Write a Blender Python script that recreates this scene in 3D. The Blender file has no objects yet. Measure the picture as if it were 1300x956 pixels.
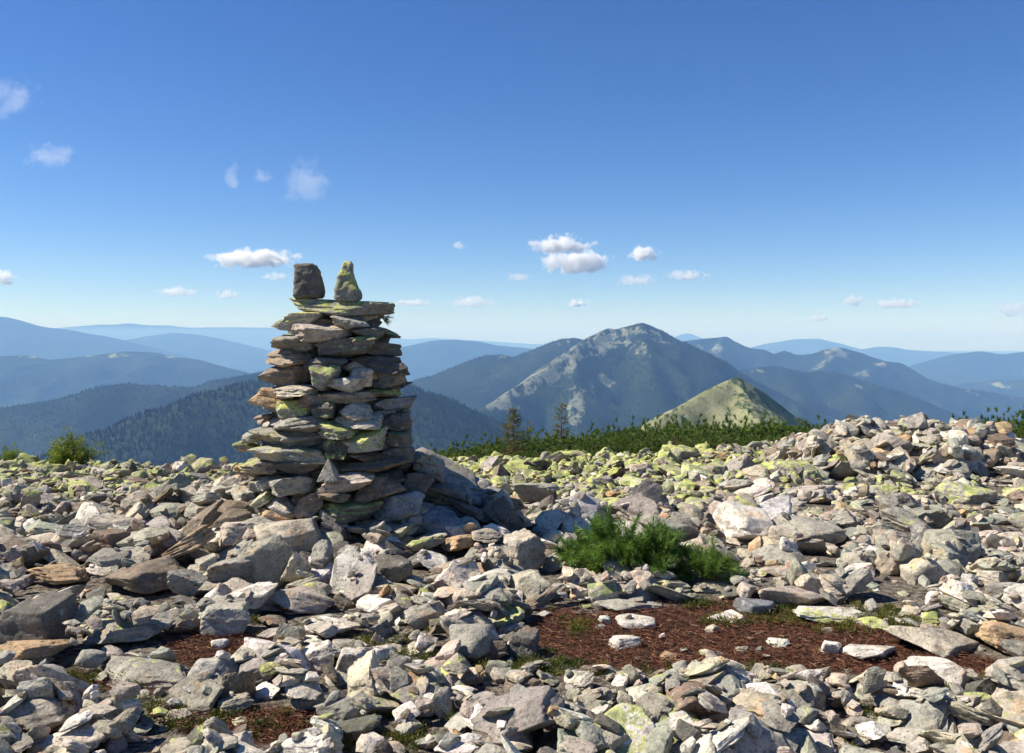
import bpy, bmesh, math, random
import numpy as np
import time as _tm
_T0 = _tm.time()
from mathutils import Vector, Matrix, Euler
from mathutils.bvhtree import BVHTree

# ------------------------------------------------------------------ frame
W0, H0 = 1300.0, 956.0
F = 1120.0            # focal length in reference pixels
HOR = 433.5           # eye level in the photograph
EYE = 1.6
rs = np.random.RandomState(11)
random.seed(5)
scene = bpy.context.scene
COL = scene.collection


def P(px, py, D):
    return np.array(((px - 650.0) / F * D, D, EYE - (py - HOR) / F * D))


def to_px(x, y, z):
    return 650.0 + F * x / y, HOR + F * (EYE - z) / y


def link(name, me, mat=None, parent=None, loc=None, rot=None, scl=None):
    o = bpy.data.objects.new(name, me)
    COL.objects.link(o)
    if mat is not None and me is not None and len(me.materials) == 0:
        me.materials.append(mat)
    if parent is not None:
        o.parent = parent
    if loc is not None:
        o.location = loc
    if rot is not None:
        o.rotation_euler = rot
    if scl is not None:
        o.scale = scl
    return o


def tag(o, label=None, cat=None, group=None, kind=None):
    if label:
        o['label'] = label
    if cat:
        o['category'] = cat
    if group:
        o['group'] = group
    if kind:
        o['kind'] = kind
    return o


def mesh_np(name, V, T, smooth=True, attrs=None):
    """V (n,3), T (m,3) triangles or (m,4) quads -> mesh"""
    V = np.asarray(V, dtype=np.float32)
    T = np.asarray(T, dtype=np.int32)
    me = bpy.data.meshes.new(name)
    k = T.shape[1]
    me.vertices.add(len(V))
    me.vertices.foreach_set('co', V.ravel())
    me.loops.add(T.size)
    me.loops.foreach_set('vertex_index', T.ravel())
    me.polygons.add(len(T))
    me.polygons.foreach_set('loop_start', np.arange(0, T.size, k, dtype=np.int32))
    me.polygons.foreach_set('loop_total', np.full(len(T), k, dtype=np.int32))
    me.update(calc_edges=True)
    if isinstance(smooth, np.ndarray):
        me.polygons.foreach_set('use_smooth', smooth)
    else:
        me.polygons.foreach_set('use_smooth', np.full(len(T), bool(smooth)))
    for nm, (ty, arr) in (attrs or {}).items():
        a = me.attributes.new(nm, ty, 'POINT')
        arr = np.asarray(arr, dtype=np.float32)
        a.data.foreach_set('color' if ty == 'FLOAT_COLOR' else ('vector' if ty == 'FLOAT_VECTOR' else 'value'), arr.ravel())
    me.validate()
    return me


# ------------------------------------------------------------------ noise
_PT = rs.permutation(4096).astype(np.int64)


def _hash(i, j, k):
    h = _PT[(i & 4095)]
    h = _PT[(h + j) & 4095]
    h = _PT[(h + k) & 4095]
    return h.astype(np.float64) / 4095.0 * 2 - 1


def vnoise(x, y, z):
    x = np.asarray(x, float); y = np.asarray(y, float); z = np.asarray(z, float)
    xi = np.floor(x).astype(np.int64); yi = np.floor(y).astype(np.int64); zi = np.floor(z).astype(np.int64)
    fx = x - xi; fy = y - yi; fz = z - zi
    ux = fx * fx * (3 - 2 * fx); uy = fy * fy * (3 - 2 * fy); uz = fz * fz * (3 - 2 * fz)
    r = 0
    for a in (0, 1):
        wa = ux if a else 1 - ux
        for b in (0, 1):
            wb = uy if b else 1 - uy
            for c in (0, 1):
                wc = uz if c else 1 - uz
                r = r + wa * wb * wc * _hash(xi + a, yi + b, zi + c)
    return r


def fbm(x, y, z, o=4, gain=0.5):
    r = 0; a = 1.0; f = 1.0; t = 0
    for i in range(o):
        r = r + a * vnoise(x * f + 17 * i, y * f + 5 * i, z * f + 31 * i)
        t += a; a *= gain; f *= 2.03
    return r / t


def sst(a, b, x):
    t = np.clip((x - a) / (b - a), 0, 1)
    return t * t * (3 - 2 * t)


# ------------------------------------------------------------------ rocks as shapes
_ICO = {}
for lv in (1, 2, 3, 4, 5):
    bm = bmesh.new()
    bmesh.ops.create_icosphere(bm, subdivisions=lv, radius=1.0)
    bm.verts.ensure_lookup_table()
    _ICO[lv] = (np.array([v.co[:] for v in bm.verts]), np.array([[v.index for v in f.verts] for f in bm.faces], dtype=np.int32))
    bm.free()


def unit(v):
    v = np.asarray(v, float)
    return v / (np.linalg.norm(v) + 1e-12)


def rock_planes(r, kind):
    pl = []
    if kind == 'slab':
        pl.append((unit([r.normal(0, .10), r.normal(0, .10), 1]), 1.0))
        pl.append((unit([r.normal(0, .12), r.normal(0, .12), -1]), 1.0))
        n = r.randint(4, 7); a0 = r.rand() * 6.28
        for i in range(n):
            a = a0 + 6.283 * i / n + r.normal(0, .25)
            pl.append((unit([math.cos(a), math.sin(a), r.normal(0, .30)]), r.uniform(.78, 1.0)))
        for i in range(6):
            a = r.rand() * 6.28
            pl.append((unit([math.cos(a), math.sin(a), r.choice([-1, 1]) * r.uniform(.6, 1.7)]), r.uniform(.80, 1.18)))
    elif kind == 'block':
        for ax in range(3):
            for s in (-1, 1):
                v = np.zeros(3); v[ax] = s
                pl.append((unit(v + r.normal(0, .24, 3)), r.uniform(.78, 1.0)))
        for i in range(6):
            pl.append((unit(r.normal(0, 1, 3)), r.uniform(.88, 1.2)))
    elif kind == 'wedge':
        pl.append((unit([0.25 * r.normal(), .25 * r.normal(), -1]), .9))
        a = r.rand() * 6.28; t = r.uniform(.45, .8)
        pl.append((unit([math.cos(a) * t, math.sin(a) * t, 1]), r.uniform(.5, .7)))
        n = r.randint(4, 6); a0 = a
        for i in range(n):
            b = a0 + 6.283 * i / n + r.normal(0, .2)
            pl.append((unit([math.cos(b), math.sin(b), r.normal(.05, .25)]), r.uniform(.75, 1.0)))
        for i in range(3):
            pl.append((unit(r.normal(0, 1, 3)), r.uniform(.95, 1.2)))
    elif kind == 'pyramid':
        pl.append((np.array([0, 0, -1.0]), .8))
        n = r.choice([3, 4]); a0 = r.rand() * 6.28
        for i in range(n):
            a = a0 + 6.283 * i / n + r.normal(0, .2)
            pl.append((unit([math.cos(a), math.sin(a), r.uniform(.35, .75)]), r.uniform(.42, .6)))
        pl.append((unit([.2 * r.normal(), .2 * r.normal(), 1]), 1.3))
    else:  # round, weathered boulder
        for i in range(15):
            pl.append((unit(r.normal(0, 1, 3)), r.uniform(.85, 1.12)))
        pl.append((np.array([0, 0, 1.0]), .9)); pl.append((np.array([0, 0, -1.0]), .9))
    return pl


def rock_verts(r, kind, planes, lv, seed, rough=1.0):
    d, T = _ICO[lv]
    p = {'slab': 90, 'block': 90, 'wedge': 100, 'pyramid': 90, 'round': 22}[kind]
    N = np.array([q[0] for q in planes]); R = np.array([q[1] for q in planes])
    inv = np.maximum(d @ N.T, 0) / R
    rad = 1.0 / np.power(np.power(inv, p).sum(1), 1.0 / p)
    rad = np.minimum(rad, 1.75)
    V = d * rad[:, None]
    s = seed * 3.7
    a = .055 * rough if kind != 'round' else .06 * rough
    # warped facets, chips and fine roughness
    n1 = fbm(V[:, 0] * 1.7 + s, V[:, 1] * 1.7 + s, V[:, 2] * 1.7, 2)
    n2 = fbm(V[:, 0] * 5 + s, V[:, 1] * 5, V[:, 2] * 5 + s, 3)
    chip = np.maximum(0, vnoise(V[:, 0] * 3.1 + s, V[:, 1] * 3.1 - s, V[:, 2] * 3.1) - .35)
    disp = a * 1.2 * n1 + a * .55 * n2 - .16 * rough * chip
    if kind in ('slab', 'block', 'wedge'):
        # bedding: broken layer edges step in and out with height
        zq = np.floor((V[:, 2] + .15 * n1) * 4.0 + seed) 
        st = _hash(zq.astype(np.int64), np.zeros(len(zq), np.int64) + int(seed * 7) , np.zeros(len(zq), np.int64))
        hv = np.hypot(V[:, 0], V[:, 1])
        V[:, :2] *= (1 + .045 * rough * st * sst(.4, .9, hv))[:, None]
    V = V * (1 + disp)[:, None]
    return V, T


KINDS = ['slab', 'block', 'wedge', 'pyramid', 'round']
NB = 14
BASES = {}
for ki, k in enumerate(KINDS):
    for b in range(NB):
        r = np.random.RandomState(100 * ki + b)
        pl = rock_planes(r, k)
        for lv in (1, 2, 3):
            V, T = rock_verts(r, k, pl, lv, b + 20 * ki)
            ext = (V.max(0) - V.min(0))
            V = (V - (V.max(0) + V.min(0)) / 2) / ext      # unit bounding box
            BASES[(k, b, lv)] = V
        BASES[(k, b, 'pl')] = pl


def base_lv4(k, b, lv=4):
    key = (k, b, lv)
    if key not in BASES:
        ki = KINDS.index(k)
        V, T = rock_verts(None, k, BASES[(k, b, 'pl')], lv, b + 20 * ki)
        ext = (V.max(0) - V.min(0))
        BASES[key] = (V - (V.max(0) + V.min(0)) / 2) / ext
    return BASES[key]


def rotm(rx, ry, rz):
    return np.array(Euler((rx, ry, rz), 'XYZ').to_matrix())


# ------------------------------------------------------------------ rock colours
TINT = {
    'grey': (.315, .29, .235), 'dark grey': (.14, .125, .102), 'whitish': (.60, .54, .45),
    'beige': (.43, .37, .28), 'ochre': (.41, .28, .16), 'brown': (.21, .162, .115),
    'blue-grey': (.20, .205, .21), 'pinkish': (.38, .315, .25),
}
# ------------------------------------------------------------------ ground
CX, CY = -1.43, 7.15         # cairn axis


def ground(x, y):
    x = np.asarray(x, float); y = np.asarray(y, float)
    g = -.087 * np.clip(y - 6.0, 0, 13.0)
    right = sst(-4.5, 7.0, x)
    g = g + .44 * right * sst(6, 18, y)
    g = g - .30 * np.clip(y - 19.0, 0, 16) - .5 * np.clip(y - 35.0, 0, 1600)
    # same fall-off to the sides and behind
    g = g - .28 * np.clip(np.abs(x) - 19, 0, 1500) - .25 * np.clip(-y - 12, 0, 1500)
    # heap that carries the cairn, rubble mound on the right
    r = np.hypot((x - CX + .03) / 1.5, (y - CY - .22) / .88)
    g = g + .58 * np.exp(-(r / .93) ** 2.0)
    u = (x - 6.0) / 1.75; v = (y - 13.6) / 1.6
    m = np.hypot(u, v)
    g = g + .46 * np.clip(1.15 - m, 0, .70) * (1 + .18 * vnoise(x * .9, y * .9, 3.0))
    g = g + .05 * fbm(x * .5, y * .5, 1.0, 3) + .016 * fbm(x * 3, y * 3, 2.0, 3)
    return np.maximum(g, -820.0 + 30 * vnoise(x / 2500, y / 2500, 5))


def solve_ground(px, py):
    """point of the ground seen at a pixel"""
    D = 3.0
    while D < 30:
        p = P(px, py, D)
        if p[2] <= ground(p[0], p[1]):
            break
        D += .03
    return P(px, py, D)


# ------------------------------------------------------------------ drop simulation
RES = .035
GX0, GX1, GY0, GY1 = -15.5, 15.5, 1.2, 22.5
gx = np.arange(GX0, GX1, RES); gy = np.arange(GY0, GY1, RES)
HM = ground(*np.meshgrid(gx, gy, indexing='ij'))
ROCKS = []     # dicts: kind,b,dim,R,pos,tint,lichen,seed,hero


def soil_amount(px, py):
    s = 0.0
    for (cx, cy, rx, ry) in ((850, 812, 168, 42), (1040, 818, 130, 36), (1180, 846, 110, 18), (285, 828, 80, 24), (170, 866, 90, 12),
                             (930, 780, 60, 18), (720, 800, 50, 26), (330, 925, 110, 20)):
        d = ((px - cx) / rx) ** 2 + ((py - cy) / ry) ** 2
        s = max(s, 1.25 - d)
    return s


def drop(V, x, y, q=72, extra=0.0):
    ix = np.clip(((V[:, 0] + x - GX0) / RES).astype(int), 0, HM.shape[0] - 1)
    iy = np.clip(((V[:, 1] + y - GY0) / RES).astype(int), 0, HM.shape[1] - 1)
    low = V[:, 2] < 0
    z = np.percentile(HM[ix[low], iy[low]] - V[low, 2], q) + extra
    lim = .21 if y < 6.8 else (.55 if x > 3.2 and 11.2 < y < 16 else .40)
    if z + V[:, 2].max() > float(ground(x, y)) + lim + .35 * (V[:, 2].max() - V[:, 2].min()):
        return None
    up = ~low
    np.maximum.at(HM, (ix[up], iy[up]), V[up, 2] + z)
    return z


def local_tilt(x, y, rad):
    i = int((x - GX0) / RES); j = int((y - GY0) / RES); k = max(1, int(rad / RES))
    i = min(max(i, k), HM.shape[0] - k - 1); j = min(max(j, k), HM.shape[1] - k - 1)
    sx = (HM[i + k, j] - HM[i - k, j]) / (2 * k * RES)
    sy = (HM[i, j + k] - HM[i, j - k]) / (2 * k * RES)
    return max(-.7, min(.7, sx)), max(-.7, min(.7, sy))


def add_rock(x, y, kind, dim, rz, tilt, cname, lichen, hero=None, q=72, extra=0.0, follow=.75, jit=.09):
    b = rs.randint(NB)
    V0 = BASES[(kind, b, 3 if dim[0] > .11 else 2)] * np.array(dim)
    sx, sy = local_tilt(x, y, dim[0] * .45)
    M = np.array(Euler((math.atan(sy) * follow + tilt[0], -math.atan(sx) * follow + tilt[1], 0)).to_matrix()) @ rotm(0, 0, rz)
    V = V0 @ M.T
    z = drop(V, x, y, q, extra)
    if z is None:
        return None
    t = np.array(TINT[cname]) * rs.uniform(.82, 1.18) * (1 + rs.normal(0, jit * .35, 3))
    ROCKS.append(dict(kind=kind, b=b, dim=np.array(dim), M=M, pos=np.array((x, y, z)), tint=np.clip(t, .03, .8), lichen=lichen,
                      cname=cname, seed=rs.rand(), hero=hero))
    return ROCKS[-1]


# hero rocks: centre px, base py, width px, height px, shape, colour, lichen, roll (deg), depth factor, label
HEROES = [
    (45, 836, 88, 78, 'block', 'dark grey', .0, 0, .8, 'big squarish dark grey block at the left edge of the foreground'),
    (162, 826, 112, 30, 'slab', 'grey', .55, 0, .7, 'long grey slab with lichen lying right of the big dark block'),
    (44, 856, 88, 24, 'slab', 'ochre', .0, 2, .8, 'tan flat slab lying in front of the big dark block'),
    (188, 874, 125, 34, 'slab', 'grey', .5, 0, .7, 'broad lichen-spotted slab below the left brown needle litter'),
    (74, 746, 78, 26, 'slab', 'ochre', .0, 2, .8, 'thin tan slab above the big dark block at left'),
    (186, 758, 122, 38, 'slab', 'brown', .15, 0, .8, 'wide brownish grey slab with rusty top left of the cairn'),
    (238, 770, 42, 34, 'wedge', 'grey', .0, 8, .8, 'grey wedge standing right of the wide brownish slab'),
    (288, 810, 70, 44, 'block', 'grey', .45, 5, .8, 'lichen-flecked grey block above the left brown litter'),
    (322, 788, 62, 30, 'wedge', 'whitish', .0, -16, .8, 'whitish wedge tilted up beside the lichen-flecked grey block'),
    (300, 752, 74, 30, 'block', 'grey', .3, -10, .8, 'grey block with one lichen spot in front of the cairn rubble'),
    (232, 722, 72, 34, 'wedge', 'ochre', .0, -24, .7, 'ochre leaning slab in the rubble left of the cairn'),
    (258, 690, 66, 34, 'slab', 'brown', .0, -34, .8, 'dark brown leaning slab against the left foot of the cairn'),
    (368, 716, 96, 48, 'block', 'beige', .0, 0, .9, 'large beige block with flat top at the foot of the cairn'),
    (380, 782, 86, 38, 'slab', 'pinkish', .0, 18, .6, 'pinkish slab tilted down to the right below the beige block'),
    (376, 752, 44, 40, 'wedge', 'beige', .0, 10, .8, 'pale beige wedge directly below the large beige block'),
    (408, 742, 28, 44, 'block', 'grey', .1, 12, .9, 'upright narrow grey rock right of the beige block'),
    (436, 724, 36, 38, 'block', 'dark grey', .25, 10, .9, 'dark grey upright rock with green lichen under the cairn'),
    (494, 748, 62, 38, 'block', 'dark grey', .0, 0, .9, 'dark rounded-edged block in front of the cairn shadow'),
    (407, 856, 46, 38, 'block', 'whitish', .0, -14, .8, 'white flat-topped rock on the brown litter, left of a pair'),
    (447, 860, 44, 38, 'block', 'whitish', .0, 6, .8, 'bright white angular rock, right of a pair in the foreground'),
    (482, 846, 34, 28, 'round', 'whitish', .0, 0, .9, 'small white rounded rock right of the two bright white rocks'),
    (418, 815, 78, 15, 'slab', 'whitish', .0, 3, .7, 'long thin white slab behind the two bright white rocks'),
    (386, 836, 36, 22, 'round', 'dark grey', .0, 0, .9, 'small dark stone left of the two bright white rocks'),
    (540, 800, 58, 34, 'block', 'grey', .2, -8, .8, 'angular grey block in the middle foreground below the cairn'),
    (482, 780, 60, 26, 'slab', 'whitish', .1, 0, .8, 'pale slab lying between the cairn and the white rocks'),
    (602, 846, 66, 40, 'round', 'grey', .35, 0, .9, 'rounded grey boulder with lichen in the middle foreground'),
    (592, 818, 70, 38, 'round', 'grey', .1, 0, .9, 'bulky grey boulder behind the rounded lichen boulder'),
    (664, 838, 44, 42, 'block', 'dark grey', .15, 8, .9, 'dark grey block left of the brown needle litter'),
    (684, 776, 60, 26, 'slab', 'brown', .0, -22, .5, 'dark brown slab tilted on edge left of the dwarf pine'),
    (768, 770, 46, 34, 'block', 'grey', .75, 0, .9, 'grey rock with a bright yellow lichen top below the dwarf pine'),
    (798, 778, 92, 14, 'slab', 'grey', .0, 2, .5, 'low grey slab sunk in litter below the dwarf pine'),
    (806, 800, 50, 16, 'round', 'whitish', .0, 0, .8, 'low white stone in the middle of the brown litter'),
    (790, 826, 46, 22, 'wedge', 'whitish', .0, -12, .8, 'white wedge stone near the front edge of the brown litter'),
    (846, 838, 27, 9, 'slab', 'ochre', .0, 0, .9, 'small cream flat stone lying on the brown litter'),
    (958, 784, 50, 26, 'round', 'blue-grey', .0, 0, .9, 'dark blue-grey rounded stone behind the brown litter'),
    (922, 794, 52, 20, 'wedge', 'whitish', .0, 14, .8, 'whitish wedge beside the blue-grey rounded stone'),
    (1180, 834, 124, 46, 'slab', 'beige', .0, 13, .75, 'large smooth beige oval slab at lower right'),
    (1190, 872, 78, 36, 'round', 'whitish', .0, 0, .8, 'white rounded rock in front of the beige oval slab'),
    (1055, 833, 30, 20, 'block', 'whitish', .0, 6, .9, 'small white block alone on the right brown litter'),
    (1104, 842, 78, 20, 'slab', 'whitish', .1, -6, .7, 'flat white slab in litter left of the beige oval slab'),
    (1284, 838, 66, 48, 'block', 'ochre', .25, 12, .9, 'ochre and grey block at the lower right edge'),
    (948, 692, 76, 52, 'block', 'whitish', .0, 8, .8, 'big whitish block with flat face right of the dwarf pine'),
    (1022, 696, 84, 38, 'block', 'grey', .1, 0, .9, 'broad grey rock right of the big whitish block'),
    (1006, 776, 96, 36, 'slab', 'pinkish', .0, 3, .7, 'broad pale pinkish rock behind the brown litter'),
    (1085, 766, 48, 30, 'wedge', 'grey', .1, -14, .9, 'grey wedge leaning above the lichen slab at right'),
    (1050, 792, 92, 20, 'slab', 'whitish', .6, 4, .7, 'white slab with yellow lichen at the right litter edge'),
    (634, 612, 32, 25, 'pyramid', 'brown', .0, 0, .9, 'brownish pyramid-shaped rock standing behind the cairn to the right'),
    (167, 613, 32, 29, 'pyramid', 'dark grey', .1, 0, .9, 'dark grey pointed rock on the far left skyline'),
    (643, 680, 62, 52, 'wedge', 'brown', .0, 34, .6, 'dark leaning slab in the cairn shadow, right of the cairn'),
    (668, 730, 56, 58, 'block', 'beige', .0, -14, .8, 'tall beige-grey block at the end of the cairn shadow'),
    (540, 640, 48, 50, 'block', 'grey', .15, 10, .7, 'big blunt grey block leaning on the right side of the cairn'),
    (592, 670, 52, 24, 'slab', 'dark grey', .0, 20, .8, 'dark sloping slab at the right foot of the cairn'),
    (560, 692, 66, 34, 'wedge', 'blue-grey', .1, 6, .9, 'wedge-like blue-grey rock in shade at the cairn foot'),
    (576, 692, 46, 20, 'wedge', 'whitish', .0, -14, .8, 'whitish stone catching sun below the shaded cairn foot'),
    (538, 712, 52, 20, 'slab', 'grey', .85, -14, .8, 'yellow lichen-covered slab in front of the cairn shadow'),
    (584, 710, 46, 22, 'slab', 'ochre', .1, -10, .8, 'tan slab right of the yellow lichen-covered slab'),
    (1066, 607, 56, 26, 'pyramid', 'dark grey', .9, 0, .9, 'dark rock with bright green lichen top below the rubble mound'),
    (1129, 658, 24, 34, 'wedge', 'grey', .0, -16, .6, 'narrow grey stone standing on end in the right field'),
    (1148, 676, 52, 32, 'block', 'grey', .5, 10, .9, 'lichen-streaked grey block below the narrow standing stone'),
    (682, 642, 74, 30, 'slab', 'grey', .5, 0, .8, 'broad grey rock with green lichen behind the leaning dark slab'),
    (848, 694, 90, 38, 'slab', 'grey', .45, 8, .8, 'grey lichen slab rising directly behind the dwarf pine'),
    (1226, 640, 60, 26, 'block', 'grey', .7, 0, .9, 'greenish lichen rock at right below the rubble mound'),
    (110, 656, 50, 20, 'slab', 'brown', .0, 0, .9, 'dark brown slab in the left middle field'),
    (1150, 600, 46, 16, 'slab', 'brown', .0, -4, .9, 'thick brown slab jutting from the front of the rubble mound'),
    (1284, 612, 46, 14, 'slab', 'whitish', .0, 0, .9, 'bright white slab at the right end of the rubble mound'),
]

SIZES = lambda n: np.clip(np.exp(rs.normal(math.log(.135), .56, n)), .05, .56)


def colour_pick(px, py, mound):
    p = rs.rand()
    if mound:
        opts = [('grey', .33), ('beige', .31), ('ochre', .06), ('pinkish', .05), ('whitish', .09), ('dark grey', .04), ('brown', .07)]
    elif py > 720:
        opts = [('grey', .33), ('beige', .33), ('whitish', .17), ('pinkish', .05), ('dark grey', .05), ('brown', .05), ('ochre', .02)]
    else:
        opts = [('grey', .42), ('beige', .27), ('pinkish', .06), ('whitish', .09), ('dark grey', .07), ('brown', .07), ('ochre', .02)]
    for k, w in opts:
        p -= w
        if p <= 0:
            return k
    return 'grey'


def lichen_pick(px, py):
    far = sst(690, 590, py)
    l = .34 + .45 * far
    if 540 < px < 900:
        l += .18 * far
    if px > 1000:
        l -= .12 * far
    v = l + rs.normal(0, .20)
    return float(np.clip(v, 0, 1.0)) if rs.rand() < .48 + .44 * far else 0.0


def scatter(n, smin, smax, big_shift=1.0, region=None, kinds=None):
    k = 0
    ny = GY1 - GY0
    while k < n:
        y = 1.5 + (21.6 - 1.5) * rs.rand() ** .8
        half = .62 * y + 1.6
        x = rs.uniform(-half, half)
        if region:
            x = rs.uniform(region[0], region[1]); y = rs.uniform(region[2], region[3])
        if abs(x) > 15.2:
            continue
        z = float(ground(x, y))
        px, py = to_px(x, y, z)
        k += 1
        s = soil_amount(px, py)
        if y < 8 and s > 0 and rs.rand() < min(.97, .7 + s * .5):
            if rs.rand() < .86:
                continue
            L = rs.uniform(.04, .10)
        else:
            L = float(SIZES(1)[0]) * big_shift if not region else rs.uniform(smin, smax) / 1.0
            if region and region[3] > 10:
                L /= 1.35
        mound = (((x - 6.0) / 2.1) ** 2 + ((y - 13.4) / 2.0) ** 2) < 1
        rr = math.hypot((x - CX) / 1.25, y - CY)
        if rr < .64:
            continue
        if mound or (rr < 1.9 and not region):
            L *= 1.35
        if y < 5.3 and L > .2 and not kinds:
            L = .2 * (L / .2) ** .35
        if y < 6.6 and L > .30:
            L = .30 * (L / .30) ** .4
        if 815 < py < 885 and 640 < px < 1270 and L > .17:
            continue
        if 0 < rr < 1.25 and y < CY and L > .30:
            L = .30
        if not (smin <= L < smax):
            continue
        kind = str(rs.choice(['slab', 'block', 'wedge', 'round', 'pyramid'], p=[.60, .18, .17, .035, .015] if not mound else [.62, .16, .18, .02, .02]))
        if kinds and rs.rand() < .93:
            kind = kinds
        w = L; d = L * rs.uniform(.6, .95)
        h = L * {'slab': rs.uniform(.18, .38), 'block': rs.uniform(.42, .72), 'wedge': rs.uniform(.35, .65), 'round': rs.uniform(.45, .65), 'pyramid': rs.uniform(.55, .85)}[kind]
        ti = (rs.normal(0, .22), rs.normal(0, .22))
        if rs.rand() < (.08 if y > 7 else .03):
            ti = (rs.normal(0, .7), rs.normal(0, .7))
        add_rock(x, y, kind, (w, d, h), rs.rand() * 6.28, ti, colour_pick(px, py, mound), lichen_pick(px, py) * (.55 if mound else (.5 if rr < 1.7 else 1.0)), q=62 if s < 0 else 50)


print('T0', round(_tm.time() - _T0, 1))
scatter(7500, .24, .9, 1.2)          # the bed of larger rocks
scatter(11000, .13, .26)
scatter(230, .30, .60, region=(4.5, 7.6, 12.0, 15.2), kinds='slab')       # slabs heaped on the mound
scatter(420, .18, .40, region=(4.3, 7.9, 11.8, 15.4))
scatter(190, .22, .44, region=(-3.7, .8, 6.2, 8.4), kinds='slab')
scatter(85, .26, .50, region=(-3.2, 1.0, 2.9, 5.8), kinds='slab')
scatter(60, .22, .40, region=(.2, 3.2, 2.7, 4.35), kinds='slab')
HB = []
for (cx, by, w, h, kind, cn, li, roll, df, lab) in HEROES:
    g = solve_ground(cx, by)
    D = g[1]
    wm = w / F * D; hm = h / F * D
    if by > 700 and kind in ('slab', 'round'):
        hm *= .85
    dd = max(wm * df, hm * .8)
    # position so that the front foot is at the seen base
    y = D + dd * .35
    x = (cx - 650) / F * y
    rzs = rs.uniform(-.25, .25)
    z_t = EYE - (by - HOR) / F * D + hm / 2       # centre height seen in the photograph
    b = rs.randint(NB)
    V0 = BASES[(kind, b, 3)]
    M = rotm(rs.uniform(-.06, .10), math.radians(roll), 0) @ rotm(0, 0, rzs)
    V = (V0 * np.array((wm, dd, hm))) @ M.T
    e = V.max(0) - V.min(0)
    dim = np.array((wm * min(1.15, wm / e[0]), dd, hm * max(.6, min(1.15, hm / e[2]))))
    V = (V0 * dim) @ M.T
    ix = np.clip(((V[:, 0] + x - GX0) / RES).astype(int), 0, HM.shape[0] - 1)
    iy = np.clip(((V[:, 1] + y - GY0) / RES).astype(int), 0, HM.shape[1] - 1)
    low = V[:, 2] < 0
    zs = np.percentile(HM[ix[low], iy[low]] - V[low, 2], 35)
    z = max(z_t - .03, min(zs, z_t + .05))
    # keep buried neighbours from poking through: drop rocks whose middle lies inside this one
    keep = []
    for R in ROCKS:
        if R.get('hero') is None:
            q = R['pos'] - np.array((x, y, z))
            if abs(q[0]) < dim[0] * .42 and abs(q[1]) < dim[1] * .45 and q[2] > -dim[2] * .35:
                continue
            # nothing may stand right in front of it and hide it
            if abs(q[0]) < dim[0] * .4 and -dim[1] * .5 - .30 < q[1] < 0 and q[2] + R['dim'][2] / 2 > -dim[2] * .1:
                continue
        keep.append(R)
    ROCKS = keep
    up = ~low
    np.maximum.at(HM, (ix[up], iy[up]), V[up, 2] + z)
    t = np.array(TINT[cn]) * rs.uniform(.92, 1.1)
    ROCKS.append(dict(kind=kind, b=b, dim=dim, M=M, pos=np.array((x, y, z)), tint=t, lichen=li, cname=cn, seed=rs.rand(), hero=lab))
    HB.append((cx - w / 2, cx + w / 2, by - h, by, y))
# the smaller filling stones, kept off the heroes
n0 = len(ROCKS)
scatter(17000, .05, .14)
scatter(950, .07, .165, region=(-3.2, 3.4, 2.6, 5.4), kinds='slab')
scatter(1000, .03, .08, region=(-3.6, 4.2, 2.6, 6.2))
flt = []
for i, R in enumerate(ROCKS):
    if i >= n0:
        px, py = to_px(*R['pos'])
        if any(a + 3 < px < b - 3 and t < py < bb + 2 and R['pos'][1] < yy + .1 for (a, b, t, bb, yy) in HB):
            continue
    flt.append(R)
ROCKS = flt
print('rocks', len(ROCKS))

print('T1', round(_tm.time() - _T0, 1))
# which rocks show largest: cast a grid of rays from the camera onto coarse stand-ins
T1 = _ICO[1][1]
vs, fs = [], []
for i, R in enumerate(ROCKS):
    V = (BASES[(R['kind'], R['b'], 1)] * R['dim']) @ R['M'].T + R['pos']
    vs.append(V); fs.append(T1 + i * len(V))
vs = np.concatenate(vs); fs = np.concatenate(fs)
bvh = BVHTree.FromPolygons(vs.tolist(), fs.tolist())
hits = np.zeros(len(ROCKS), int)
box = {}
for py in range(500, 956, 3):
    for px in range(0, 1300, 3):
        d = Vector(((px - 650) / F, 1, -(py - HOR) / F)).normalized()
        _, _, fi, _ = bvh.ray_cast(Vector((0, 0, EYE)), d, 30)
        if fi is not None:
            # the cairn hides what is behind it
            hits[fi // len(T1)] += 1
del bvh
for i, R in enumerate(ROCKS):
    R['hits'] = hits[i] + (10000 if R['hero'] else 0)
order = np.argsort([-R['hits'] for R in ROCKS])
BIG = [ROCKS[i] for i in order[:298]]
REST = [ROCKS[i] for i in order[298:] if ROCKS[i]['hits'] > 0 or rs.rand() < .75]
print('smallest single rock hits', BIG[-1]['hits'])


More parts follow.
